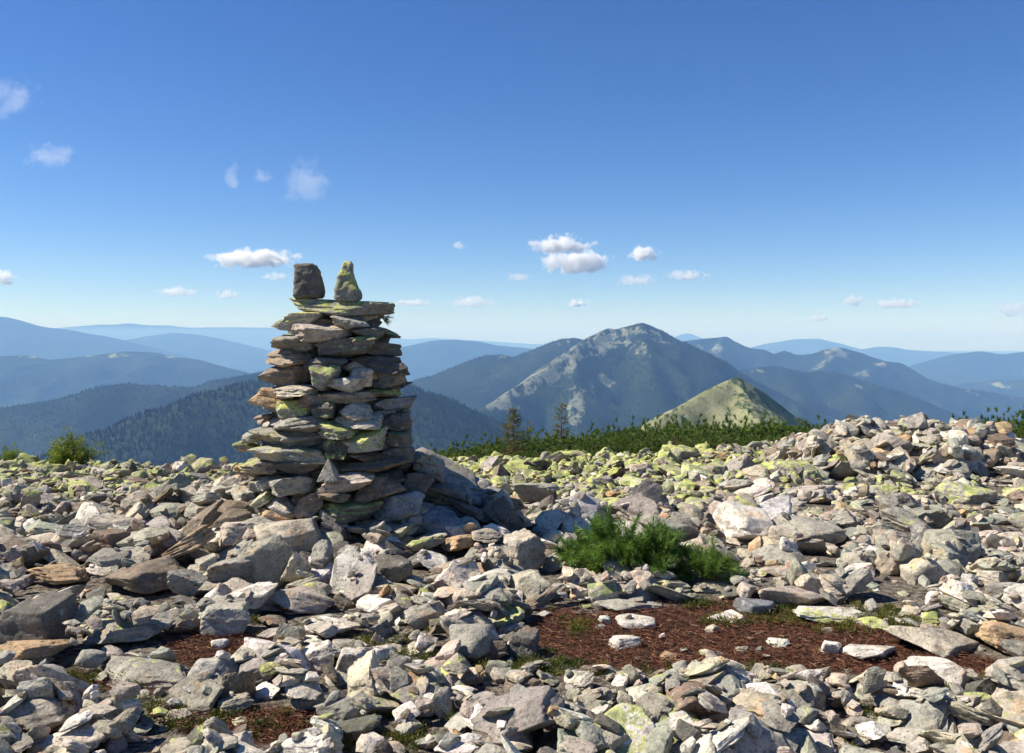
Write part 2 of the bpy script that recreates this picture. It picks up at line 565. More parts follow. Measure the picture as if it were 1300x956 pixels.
# ------------------------------------------------------------------ materials
class NT:
    def __init__(self, name):
        self.m = bpy.data.materials.new(name)
        self.m.use_nodes = True
        self.t = self.m.node_tree
        self.t.nodes.clear()
        self.out = self.t.nodes.new('ShaderNodeOutputMaterial')

    def n(self, ty, **kw):
        nd = self.t.nodes.new(ty)
        for k, v in kw.items():
            if k.startswith('i_'):
                key = k[2:]
                key = int(key) if key.isdigit() else key.replace('_', ' ')
                self.put(nd, key, v)
            else:
                setattr(nd, k, v)
        return nd

    def put(self, nd, key, v):
        s = nd.inputs[key]
        if isinstance(v, bpy.types.NodeSocket):
            self.t.links.new(v, s)
        else:
            s.default_value = v

    def noise(self, vec, scale, detail=4, rough=.55, dist=0.0):
        return self.n('ShaderNodeTexNoise', i_Vector=vec, i_Scale=scale, i_Detail=detail, i_Roughness=rough, i_Distortion=dist).outputs['Fac']

    def math(self, op, a, b=None, c=None, clamp=False):
        nd = self.n('ShaderNodeMath', operation=op, use_clamp=clamp)
        for i, v in enumerate((a, b, c)):
            if v is not None:
                self.put(nd, i, v)
        return nd.outputs[0]

    def mr(self, v, a, b, c=0.0, d=1.0, smooth=True):
        nd = self.n('ShaderNodeMapRange', interpolation_type='SMOOTHSTEP' if smooth else 'LINEAR')
        self.put(nd, 0, v); self.put(nd, 1, a); self.put(nd, 2, b); self.put(nd, 3, c); self.put(nd, 4, d)
        return nd.outputs[0]

    def mix(self, f, a, b, mode='MIX'):
        nd = self.n('ShaderNodeMix', data_type='RGBA', blend_type=mode)
        self.put(nd, 0, f)
        for k, v in ((6, a), (7, b)):
            if not isinstance(v, bpy.types.NodeSocket) and len(v) == 3:
                v = (*v, 1)
            self.put(nd, k, v)
        return nd.outputs[2]

    def attr(self, name, ty='GEOMETRY'):
        return self.n('ShaderNodeAttribute', attribute_name=name, attribute_type=ty)

    def surf(self, sh):
        self.t.links.new(sh, self.out.inputs['Surface'])
        return self.m

    def bsdf(self, col, rough=.9, normal=None, spec=.25, trans=0.0):
        b = self.n('ShaderNodeBsdfPrincipled')
        self.put(b, 'Base Color', col if isinstance(col, bpy.types.NodeSocket) else (*col, 1))
        self.put(b, 'Roughness', rough)
        self.put(b, 'Specular IOR Level', spec)
        if normal is not None:
            self.put(b, 'Normal', normal)
        return b.outputs[0]


def rock_material():
    m = NT('weathered_rock')
    tint = m.attr('tint').outputs['Color']
    aux = m.n('ShaderNodeSeparateXYZ', i_0=m.attr('aux').outputs['Vector'])
    li, sd = aux.outputs[0], aux.outputs[1]
    geo = m.n('ShaderNodeNewGeometry')
    off = m.n('ShaderNodeCombineXYZ', i_0=m.math('MULTIPLY', sd, 57.0), i_1=m.math('MULTIPLY', sd, 23.0), i_2=m.math('MULTIPLY', sd, 91.0))
    vec = m.n('ShaderNodeVectorMath', operation='ADD', i_0=geo.outputs['Position'], i_1=off.outputs[0]).outputs[0]
    nz = m.n('ShaderNodeSeparateXYZ', i_0=geo.outputs['Normal']).outputs[2]
    big = m.noise(vec, 4.5, 5, .6)
    mid = m.noise(vec, 17, 6, .65)
    fine = m.noise(vec, 85, 5, .7)
    val = m.math('ADD', m.mr(big, .3, .7, -.22, .22), m.mr(mid, .3, .7, -.20, .20))
    val = m.math('ADD', val, m.mr(fine, .3, .7, .76, 1.24))
    col = m.mix(1.0, tint, m.n('ShaderNodeCombineColor', i_0=val, i_1=val, i_2=val).outputs[0], 'MULTIPLY')
    # iron staining
    st = m.mr(m.noise(vec, 6.5, 4, .6, .6), .56, .72, 0, .55)
    col = m.mix(st, col, m.mix(1.0, col, (1.45, 1.0, .62), 'MULTIPLY'))
    # dark crust lichen, pale crust lichen
    dk = m.math('MULTIPLY', m.mr(m.noise(vec, 11, 6, .7, .3), .53, .63, 0, .62), m.mr(nz, -.4, .5, .45, 1))
    col = m.mix(dk, col, (.085, .083, .072))
    spk = m.mr(m.noise(vec, 46, 3, .6), .60, .66, 0, .75)
    col = m.mix(spk, col, (.07, .068, .062))
    pl = m.mr(m.noise(vec, 23, 5, .65, .2), .60, .66, 0, .5)
    col = m.mix(pl, col, (.42, .43, .37))
    # yellow-green map lichen, thickest on upper faces
    up = m.mr(nz, -.3, .65, .35, 1)
    th = m.math('SUBTRACT', .735, m.math('MULTIPLY', m.math('MULTIPLY', li, up), .355))
    ln = m.math('ADD', m.math('MULTIPLY', m.noise(vec, 9, 5, .65, .5), .52), m.math('MULTIPLY', m.noise(vec, 36, 5, .75), .48))
    lm = m.math('MULTIPLY', m.mr(m.math('SUBTRACT', ln, th), -.004, .026, 0, .86), m.mr(li, .02, .12))
    lc = m.mix(m.noise(vec, 30, 4, .7), (.31, .34, .07), (.70, .70, .21))
    lc = m.mix(m.mr(m.noise(vec, 7, 4, .6), .42, .60), lc, (.19, .23, .07))
    lc = m.mix(m.mr(m.noise(vec, 60, 4, .7), .55, .62, 0, .7), lc, (.10, .10, .07))
    col = m.mix(lm, col, lc)
    h = m.math('ADD', m.math('MULTIPLY', mid, .6), m.math('MULTIPLY', fine, .22))
    h = m.math('ADD', h, m.math('MULTIPLY', m.noise(vec, 38, 5, .65), .4))
    bp = m.n('ShaderNodeBump', i_Strength=.75, i_Distance=.022, i_Height=h)
    return m.surf(m.bsdf(col, .92, bp.outputs[0], .2))


def soil_material():
    m = NT('soil_and_needles')
    geo = m.n('ShaderNodeNewGeometry')
    v = geo.outputs['Position']
    a = m.noise(v, 2.2, 5, .6); b = m.noise(v, 45, 5, .7); c = m.noise(v, 160, 3, .6)
    col = m.mix(m.mr(a, .35, .65), (.055, .028, .019), (.095, .046, .029))
    col = m.mix(m.mr(b, .4, .7), col, (.045, .025, .018))
    col = m.mix(m.mr(c, .55, .75, 0, .8), col, (.24, .12, .07))
    col = m.mix(m.mr(m.noise(v, 9, 5, .7, .5), .5, .62, 0, .7), col, (.045, .03, .022))
    far = m.mr(m.n('ShaderNodeVectorMath', operation='LENGTH', i_0=v).outputs['Value'], 25, 60)
    col = m.mix(far, col, (.05, .06, .03))
    grit = m.mix(m.mr(m.noise(v, 30, 5, .7), .4, .62), (.06, .048, .038), (.25, .215, .17))
    col = m.mix(m.mr(m.attr('litter').outputs['Fac'], .05, .5), grit, col)
    col = m.mix(far, col, (.05, .06, .03))
    bp = m.n('ShaderNodeBump', i_Strength=.9, i_Distance=.02, i_Height=m.math('ADD', b, m.math('MULTIPLY', c, .5)))
    return m.surf(m.bsdf(col, .95, bp.outputs[0], .1))


def leaf_material(name, c1, c2, scale=9.0, trans=.30, rough=.55):
    m = NT(name)
    tc = m.n('ShaderNodeTexCoord').outputs['Object']
    rnd = m.n('ShaderNodeObjectInfo').outputs['Random']
    v = m.n('ShaderNodeVectorMath', operation='ADD', i_0=tc, i_1=m.n('ShaderNodeCombineXYZ', i_0=m.math('MULTIPLY', rnd, 40)).outputs[0]).outputs[0]
    at = m.attr('shade').outputs['Fac']
    f = m.math('ADD', m.math('MULTIPLY', m.mr(m.noise(v, scale, 3), .35, .65), .5), m.math('MULTIPLY', at, .5))
    col = m.mix(f, c1, c2)
    col = m.mix(m.math('MULTIPLY', rnd, .35), col, m.mix(1.0, col, (1.5, 1.25, .8), 'MULTIPLY'))
    p = m.bsdf(col, rough, None, .3)
    tr = m.n('ShaderNodeBsdfTranslucent', i_Color=m.mix(1.0, col, (1.2, 1.35, .6), 'MULTIPLY'))
    mx = m.n('ShaderNodeMixShader', i_0=trans, i_1=p, i_2=tr.outputs[0])
    return m.surf(mx.outputs[0])


def attr_material(name, rough=.85):
    m = NT(name)
    return m.surf(m.bsdf(m.attr('tint').outputs['Color'], rough, None, .2))


def bark_material():
    m = NT('bark')
    v = m.n('ShaderNodeTexCoord').outputs['Object']
    a = m.noise(v, 40, 5, .7)
    col = m.mix(m.mr(a, .35, .65), (.10, .06, .035), (.26, .18, .12))
    bp = m.n('ShaderNodeBump', i_Strength=.6, i_Distance=.01, i_Height=a)
    return m.surf(m.bsdf(col, .9, bp.outputs[0], .1))


def deadwood_material():
    m = NT('bare_wood')
    v = m.n('ShaderNodeTexCoord').outputs['Object']
    a = m.noise(v, 30, 4, .6)
    col = m.mix(m.mr(a, .35, .65), (.30, .19, .10), (.50, .36, .22))
    return m.surf(m.bsdf(col, .8, None, .2))


def mountain_material(name, forest1, forest2, bare1, bare2, unit_m=1.0):
    m = NT(name)
    geo = m.n('ShaderNodeNewGeometry')
    v = geo.outputs['Position']
    bare = m.attr('bare').outputs['Fac']
    f = m.mix(m.mr(m.noise(v, .0035 * unit_m, 6, .6), .38, .62), forest1, forest2)
    f = m.mix(m.mr(m.noise(v, .045 * unit_m, 3, .7), .4, .7, 0, .6), f, tuple(c * .55 for c in forest1))
    b = m.mix(m.mr(m.noise(v, .012 * unit_m, 6, .65), .35, .65), bare1, bare2)
    vs_ = m.n('ShaderNodeVectorMath', operation='MULTIPLY', i_0=v, i_1=(1.0, .45, .55)).outputs[0]
    n = m.math('ADD', m.math('MULTIPLY', m.math('SUBTRACT', m.noise(vs_, .0065 * unit_m, 5, .6, .4), .5), 2.6),
               m.math('MULTIPLY', m.math('SUBTRACT', m.noise(vs_, .032 * unit_m, 4, .7, .3), .5), 2.4))
    mask = m.mr(m.math('ADD', n, m.math('SUBTRACT', bare, .66)), -.10, .24)
    mask = m.math('MULTIPLY', mask, m.mr(bare, .0, .10))
    col = m.mix(mask, f, b)
    bp = m.n('ShaderNodeBump', i_Strength=1.0, i_Distance=7.0 / unit_m, i_Height=m.noise(v, .05 * unit_m, 4, .7))
    return m.surf(m.bsdf(col, .95, bp.outputs[0], .05))


M_ROCK = rock_material()
M_SOIL = soil_material()
M_BARK = bark_material()
M_WOOD = deadwood_material()
M_PINE = leaf_material('pine_needles', (.022, .062, .013), (.22, .33, .07), 12, .3)
M_PINE2 = leaf_material('thicket_needles', (.020, .055, .010), (.15, .21, .04), 4, .3)
M_SPRUCE = leaf_material('spruce_needles', (.045, .065, .016), (.22, .22, .06), 4, .3)
M_LEAF = leaf_material('bush_leaves', (.05, .085, .012), (.22, .27, .035), 5, .4)
M_COVER = leaf_material('low_shrub_leaves', (.035, .06, .014), (.17, .15, .03), 4, .3)
M_LITTER = attr_material('dead_needles', .9)


print('T2', round(_tm.time() - _T0, 1))
# ------------------------------------------------------------------ build the rocks
def rock_mesh_data(R, lv):
    V = base_lv4(R['kind'], R['b'], lv) if lv >= 4 else BASES[(R['kind'], R['b'], lv)]
    V = (V * R['dim']) @ R['M'].T
    return V, _ICO[lv][1]


def rock_attrs(n, R):
    t = np.ones((n, 4)); t[:, :3] = R['tint']
    a = np.zeros((n, 3)); a[:, 0] = R['lichen']; a[:, 1] = R['seed']
    return t, a


SHAPE_WORD = {'slab': 'flat slab', 'block': 'angular block', 'wedge': 'wedge-shaped rock', 'pyramid': 'pointed rock', 'round': 'rounded stone'}
NAME = {'slab': 'flat_rock', 'block': 'rock', 'wedge': 'rock', 'pyramid': 'rock', 'round': 'boulder'}
CATN = {'slab': 'flat rock', 'block': 'rock', 'wedge': 'rock', 'pyramid': 'rock', 'round': 'boulder'}
LM = [  # landmarks that can be found in the picture
    (45, 800, 'the big dark block'), (160, 812, 'the long lichen slab'), (167, 600, 'the dark pointed skyline rock'),
    (285, 828, 'the left brown litter'), (368, 695, 'the beige cairn-foot block'),
    (428, 838, 'the two bright white rocks'), (600, 826, 'the rounded lichen boulder'), (640, 655, 'the dark leaning slab'),
    (634, 600, 'the brown pyramid rock'), (810, 700, 'the dwarf pine'), (860, 810, 'the brown litter patch'),
    (948, 666, 'the big whitish block'), (1006, 758, 'the pale pinkish rock'), (1180, 810, 'the beige oval slab'),
    (1129, 640, 'the narrow standing stone'), (1066, 595, 'the green-topped dark rock'), (1160, 560, 'the rubble mound'),
    (85, 580, 'the left skyline bush'), (712, 590, 'the right spruce'), (905, 560, 'the green conical hill'),
    (1284, 815, 'the ochre edge block'), (250, 680, 'the brown leaning slab'),
    (1284, 606, 'the white slab on the mound'), (110, 648, 'the dark brown slab'), (850, 675, 'the slab behind the dwarf pine'),
    (1226, 628, 'the greenish lichen rock'), (498, 730, 'the dark cairn-foot block'), (668, 700, 'the tall beige-grey block'),
]


def make_label(R):
    px, py = to_px(*R['pos'])
    wpx = R['dim'][0] / R['pos'][1] * F
    size = 'large' if wpx > 62 else ('medium' if wpx > 34 else 'small')
    li = ' with yellow-green lichen' if R['lichen'] > .5 else (' with faint lichen' if R['lichen'] > .22 else '')
    dd = sorted(((abs(px - a) * .7 + abs(py - b) * 1.3), a, b, t) for a, b, t in LM)[0]
    _, a, b, t = dd
    dx, dy = px - a, py - b
    if abs(dx) * .6 > abs(dy):
        rel = 'just right of' if dx > 0 else 'just left of'
        if abs(dx) > 75:
            rel = 'well right of' if dx > 0 else 'well left of'
    else:
        rel = 'in front of' if dy > 0 else 'behind'
        if abs(dy) > 45:
            rel = 'well in front of' if dy > 0 else 'well behind'
    if t == 'the rubble mound':
        if abs(px - 1160) < 125 and abs(py - 562) < 36:
            rel = 'high on' if py < 548 else ('on the left flank of' if px < 1110 else ('on the right flank of' if px > 1210 else 'low on the front of'))
    return f"{size} {R['cname']} {SHAPE_WORD[R['kind']]}{li}, {rel} {t}"


labs = {}
for R in BIG:
    R['label'] = R['hero'] or make_label(R)
    R['px'] = to_px(*R['pos'])[0]
    labs.setdefault(R['label'], []).append(R)
ORD = ['leftmost', 'second from left', 'third from left', 'fourth from left', 'fifth from left', 'sixth from left', 'seventh from left', 'eighth from left']
for l, rr in labs.items():
    if len(rr) > 1:
        rr.sort(key=lambda R: R['px'])
        for i, R in enumerate(rr):
            if len(rr) == 2:
                w = ('left of the two', 'right of the two')[i]
            elif i == len(rr) - 1:
                w = 'rightmost'
            else:
                w = ORD[min(i, 7)]
            R['label'] = l + ', ' + w
            if len(R['label'].split()) > 16:
                R['label'] = R['label'].replace(' with yellow-green lichen', ' lichened').replace(' with faint lichen', ' faintly lichened').replace('wedge-shaped rock', 'wedge').replace('of the two', 'one')
            if len(R['label'].split()) > 16:
                R['label'] = R['label'].replace('second from left', 'second').replace('third from left', 'third').replace('the dark pointed skyline rock', 'the dark skyline rock').replace('just ', '')
            if len(R['label'].split()) > 16:
                R['label'] = R['label'].replace(' with yellow-green lichen', ' lichened').replace(' with faint lichen', '').replace('the narrow standing stone', 'the standing stone').replace('well ', '').replace('flat slab', 'slab').replace('angular ', '')
for R in BIG:
    for a_, b_ in ((' with yellow-green lichen', ' lichened'), (' with faint lichen', ''), ('just ', ''), ('well ', ''), ('angular ', ''), ('flat slab', 'slab'), (' from left', ''), ('on the left flank of', 'left on'), ('on the right flank of', 'right on'), ('low on the front of', 'low on'), ('leftmost', 'leftmost one')):
        if len(R['label'].split()) > 16:
            R['label'] = R['label'].replace(a_, b_)
print('duplicate labels', len(BIG) - len({R['label'] for R in BIG}))
for R in BIG:
    wpx = R['dim'][0] / R['pos'][1] * F
    lv = 5 if wpx > 75 else (4 if wpx > 22 else 3)
    V, T = rock_mesh_data(R, lv)
    t, a = rock_attrs(len(V), R)
    me = mesh_np('rock_shape', V, T, lv > 4 or R['kind'] == 'round', {'tint': ('FLOAT_COLOR', t), 'aux': ('FLOAT_VECTOR', a)})
    me.materials.append(M_ROCK)
    o = link(NAME[R['kind']], me, loc=R['pos'].tolist())
    tag(o, R['label'], CATN[R['kind']], 'rocks of the boulder field')

Vs, Ts, ts, as_, sm, k = [], [], [], [], [], 0
for R in REST:
    wpx = R['dim'][0] / R['pos'][1] * F
    lv = 3 if wpx > 15 else 2
    V, T = rock_mesh_data(R, lv)
    t, a = rock_attrs(len(V), R)
    Vs.append(V + R['pos']); Ts.append(T + k); ts.append(t); as_.append(a); k += len(V)
    sm.append(np.full(len(T), R['kind'] == 'round'))
me = mesh_np('rubble_shape', np.concatenate(Vs), np.concatenate(Ts), np.concatenate(sm),
             {'tint': ('FLOAT_COLOR', np.concatenate(ts)), 'aux': ('FLOAT_VECTOR', np.concatenate(as_))})
me.materials.append(M_ROCK)
o = link('small_rubble', me)
tag(o, 'countless small grey and beige stones filling the gaps of the boulder field', 'rubble', kind='stuff')
print('rubble tris', len(me.polygons))
del Vs, Ts, ts, as_

print('T3', round(_tm.time() - _T0, 1))
# ------------------------------------------------------------------ cairn
# zoom coordinates (x0, x1, y0, y1) measured on the cairn, scale 2.39 from (280, 310)
CS = [  # dark greys towards the right paint in the cairn's shaded side
    # x0, x1, y0, y1, shape, colour, lichen, roll, part name
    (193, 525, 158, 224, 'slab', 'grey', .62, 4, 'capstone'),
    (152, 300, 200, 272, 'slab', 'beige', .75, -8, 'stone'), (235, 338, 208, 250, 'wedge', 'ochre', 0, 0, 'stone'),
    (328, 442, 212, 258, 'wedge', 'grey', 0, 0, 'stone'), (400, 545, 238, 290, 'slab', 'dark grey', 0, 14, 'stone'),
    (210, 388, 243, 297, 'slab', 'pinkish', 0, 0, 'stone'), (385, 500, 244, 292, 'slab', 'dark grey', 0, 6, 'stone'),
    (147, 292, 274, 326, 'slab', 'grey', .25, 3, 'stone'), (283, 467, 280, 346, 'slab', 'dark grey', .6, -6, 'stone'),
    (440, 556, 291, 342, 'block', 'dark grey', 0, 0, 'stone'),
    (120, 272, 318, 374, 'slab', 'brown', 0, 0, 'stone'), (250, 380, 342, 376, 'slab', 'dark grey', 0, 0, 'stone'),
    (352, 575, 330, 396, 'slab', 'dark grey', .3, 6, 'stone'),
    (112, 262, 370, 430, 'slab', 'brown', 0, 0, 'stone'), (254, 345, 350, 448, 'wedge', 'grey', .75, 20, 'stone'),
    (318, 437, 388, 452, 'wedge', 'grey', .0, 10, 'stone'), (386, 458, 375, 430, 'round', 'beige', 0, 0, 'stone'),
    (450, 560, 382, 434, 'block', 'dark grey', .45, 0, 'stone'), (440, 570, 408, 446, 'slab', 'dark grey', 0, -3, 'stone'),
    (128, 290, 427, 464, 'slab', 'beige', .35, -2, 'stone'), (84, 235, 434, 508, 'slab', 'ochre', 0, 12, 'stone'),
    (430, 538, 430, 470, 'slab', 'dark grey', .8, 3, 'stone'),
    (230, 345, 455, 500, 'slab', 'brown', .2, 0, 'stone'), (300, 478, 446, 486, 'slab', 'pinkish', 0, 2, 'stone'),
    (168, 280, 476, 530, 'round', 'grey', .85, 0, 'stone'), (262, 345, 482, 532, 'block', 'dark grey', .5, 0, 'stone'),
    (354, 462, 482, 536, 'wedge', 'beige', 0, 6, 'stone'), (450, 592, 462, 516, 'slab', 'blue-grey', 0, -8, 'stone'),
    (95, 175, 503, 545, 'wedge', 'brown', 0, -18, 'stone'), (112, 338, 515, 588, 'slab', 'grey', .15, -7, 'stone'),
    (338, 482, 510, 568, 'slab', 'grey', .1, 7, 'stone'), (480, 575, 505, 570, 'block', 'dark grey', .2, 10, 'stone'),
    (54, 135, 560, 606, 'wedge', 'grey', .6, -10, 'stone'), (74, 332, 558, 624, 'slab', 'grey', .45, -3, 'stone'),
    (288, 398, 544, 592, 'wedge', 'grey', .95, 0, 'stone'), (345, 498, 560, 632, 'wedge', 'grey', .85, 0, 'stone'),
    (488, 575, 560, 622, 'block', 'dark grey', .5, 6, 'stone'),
    (44, 112, 598, 634, 'slab', 'grey', .8, -4, 'stone'), (92, 328, 617, 668, 'slab', 'grey', .5, 0, 'stone'),
    (318, 405, 596, 655, 'block', 'dark grey', .6, 0, 'stone'), (374, 494, 632, 664, 'slab', 'brown', 0, 3, 'stone'),
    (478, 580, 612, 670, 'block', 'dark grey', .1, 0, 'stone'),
    (60, 175, 655, 702, 'slab', 'pinkish', 0, 4, 'stone'), (160, 310, 655, 700, 'slab', 'dark grey', .1, 0, 'stone'),
    (352, 572, 655, 704, 'slab', 'brown', 0, -5, 'stone'),
    (74, 195, 703, 752, 'slab', 'grey', 0, -12, 'stone'), (142, 284, 702, 766, 'block', 'grey', 0, -4, 'stone'),
    (282, 458, 698, 762, 'slab', 'pinkish', 0, -4, 'stone'), (400, 552, 702, 782, 'wedge', 'brown', 0, -8, 'stone'),
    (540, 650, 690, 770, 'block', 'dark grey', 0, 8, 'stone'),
    (20, 100, 742, 806, 'block', 'grey', 0, 14, 'stone'), (88, 150, 748, 800, 'block', 'grey', 0, -30, 'stone'),
    (132, 225, 772, 832, 'wedge', 'whitish', 0, 24, 'stone'), (205, 305, 755, 838, 'wedge', 'brown', 0, -28, 'stone'),
    (298, 385, 760, 784, 'slab', 'brown', 0, 0, 'stone'),
    (102, 220, 800, 858, 'wedge', 'ochre', .15, 10, 'stone'), (266, 478, 780, 856, 'slab', 'dark grey', .7, -3, 'stone'),
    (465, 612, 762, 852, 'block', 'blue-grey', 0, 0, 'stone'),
    (26, 255, 846, 908, 'slab', 'grey', 0, -8, 'stone'), (272, 375, 852, 912, 'block', 'dark grey', 0, 8, 'stone'),
    (36, 150, 664, 712, 'slab', 'ochre', 0, -6, 'stone'), (0, 90, 700, 762, 'slab', 'beige', .2, -14, 'stone'),
    (-45, 36, 735, 800, 'block', 'grey', .3, 8, 'stone'), (-40, 62, 800, 858, 'wedge', 'grey', 0, -10, 'stone'),
    (585, 680, 640, 720, 'block', 'grey', .35, 10, 'stone'), (620, 740, 720, 782, 'slab', 'dark grey', 0, 20, 'stone'),
    (590, 745, 788, 862, 'block', 'blue-grey', 0, 4, 'stone'),
    (382, 556, 845, 898, 'slab', 'brown', 0, 2, 'stone'), (550, 645, 840, 905, 'block', 'dark grey', 0, 0, 'stone'),
]


def rad_at(z):
    t = np.clip((1.95 - z) / 1.35, 0, 1.25)
    return .46 + .30 * t


cairn = link('cairn', None, loc=(CX, CY, 0))
tag(cairn, 'tall stacked stone cairn, wide-footed and taller than a person, left of centre', 'cairn')
cr = np.random.RandomState(77)


def unique_rock(r, kind, dims, M, lv, seed, rough=1.0):
    best = None
    pl = rock_planes(r, kind)
    V, T = rock_verts(r, kind, pl, lv, seed, rough)
    ext = V.max(0) - V.min(0)
    V = (V - (V.max(0) + V.min(0)) / 2) / ext
    return (V * np.array(dims)) @ M.T, T


def put_stone(name, parent, kind, centre, dims, M, cname, lichen, lv=4, base=None, label=None, rough=1.0, mul=1.0):
    V, T = unique_rock(cr, kind, dims, M, lv, cr.rand() * 50, rough)
    R = dict(tint=np.array(TINT[cname]) * cr.uniform(.85, 1.15) * mul, lichen=lichen, seed=cr.rand())
    t, a = rock_attrs(len(V), R)
    me = mesh_np(name + '_shape', V, T, False, {'tint': ('FLOAT_COLOR', t), 'aux': ('FLOAT_VECTOR', a)})
    me.materials.append(M_ROCK)
    o = link(name, me, None, parent)
    b = base if base is not None else (0, 0, 0)
    o.location = (centre[0] - b[0], centre[1] - b[1], centre[2] - b[2])
    return o


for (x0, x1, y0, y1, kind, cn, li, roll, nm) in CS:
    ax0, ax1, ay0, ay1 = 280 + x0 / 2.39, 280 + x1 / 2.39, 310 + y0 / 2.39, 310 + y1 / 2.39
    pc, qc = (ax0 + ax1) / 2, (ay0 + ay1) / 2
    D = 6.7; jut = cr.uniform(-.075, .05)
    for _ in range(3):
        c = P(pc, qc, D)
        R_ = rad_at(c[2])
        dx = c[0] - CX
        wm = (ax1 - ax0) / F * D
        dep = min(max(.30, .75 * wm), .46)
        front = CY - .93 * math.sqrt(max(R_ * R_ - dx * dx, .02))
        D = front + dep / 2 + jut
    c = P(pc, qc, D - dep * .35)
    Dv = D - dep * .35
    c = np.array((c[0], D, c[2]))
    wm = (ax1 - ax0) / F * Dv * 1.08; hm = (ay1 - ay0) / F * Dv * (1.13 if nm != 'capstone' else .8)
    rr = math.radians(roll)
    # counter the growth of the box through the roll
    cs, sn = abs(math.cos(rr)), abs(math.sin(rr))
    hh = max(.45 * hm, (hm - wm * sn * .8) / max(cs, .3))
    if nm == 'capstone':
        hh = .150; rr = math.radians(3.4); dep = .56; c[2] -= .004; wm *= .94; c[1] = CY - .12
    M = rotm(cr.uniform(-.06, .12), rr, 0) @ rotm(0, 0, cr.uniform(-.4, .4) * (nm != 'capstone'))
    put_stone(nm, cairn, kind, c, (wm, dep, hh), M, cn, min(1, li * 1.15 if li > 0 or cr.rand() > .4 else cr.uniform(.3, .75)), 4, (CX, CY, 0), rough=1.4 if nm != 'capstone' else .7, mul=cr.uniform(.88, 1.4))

# side, back and core stones: one part nobody could count from the front
Vs, Ts, ts, as_, k = [], [], [], [], 0
z = -.15
while z < 1.80:
    h = cr.uniform(.07, .12)
    R_ = rad_at(z)
    n = 15
    for i in range(n):
        a = 6.283 * i / n + cr.uniform(-.2, .2)
        if -2.35 < a - 6.283 < -.8 or (3.93 < a < 5.5):   # the front is laid with the measured stones
            rr_ = R_ - .44
        else:
            rr_ = R_ - .24 + cr.uniform(-.03, .03)
        kind = str(cr.choice(['slab', 'slab', 'block', 'wedge']))
        dims = (cr.uniform(.22, .38), cr.uniform(.22, .32), h * cr.uniform(1.0, 1.4))
        M = rotm(cr.normal(0, .08), cr.normal(0, .08), a + 1.57 + cr.normal(0, .2))
        V = (BASES[(kind, cr.randint(NB), 3)] * np.array(dims)) @ M.T + np.array((math.cos(a) * rr_, math.sin(a) * rr_, z + cr.uniform(-.02, .02)))
        R = dict(tint=np.array(TINT[str(cr.choice(['grey', 'dark grey', 'brown', 'beige', 'dark grey']))]), lichen=cr.choice([0, 0, .3, .7]), seed=cr.rand())
        t, a_ = rock_attrs(len(V), R)
        Vs.append(V); Ts.append(_ICO[3][1] + k); ts.append(t); as_.append(a_); k += len(V)
    for i in range(5):
        a = cr.rand() * 6.28; q = cr.uniform(0, max(.05, R_ - .38))
        V = (BASES[('block', cr.randint(NB), 2)] * np.array((.34, .34, h * 1.6))) @ rotm(0, 0, a).T + np.array((math.cos(a) * q, math.sin(a) * q, z))
        R = dict(tint=np.array(TINT['dark grey']), lichen=0, seed=cr.rand())
        t, a_ = rock_attrs(len(V), R)
        Vs.append(V); Ts.append(_ICO[2][1] + k); ts.append(t); as_.append(a_); k += len(V)
    z += h
me = mesh_np('core_shape', np.concatenate(Vs), np.concatenate(Ts), True,
             {'tint': ('FLOAT_COLOR', np.concatenate(ts)), 'aux': ('FLOAT_VECTOR', np.concatenate(as_))})
me.materials.append(M_ROCK)
tag(link('core_stones', me, None, cairn), kind='stuff')

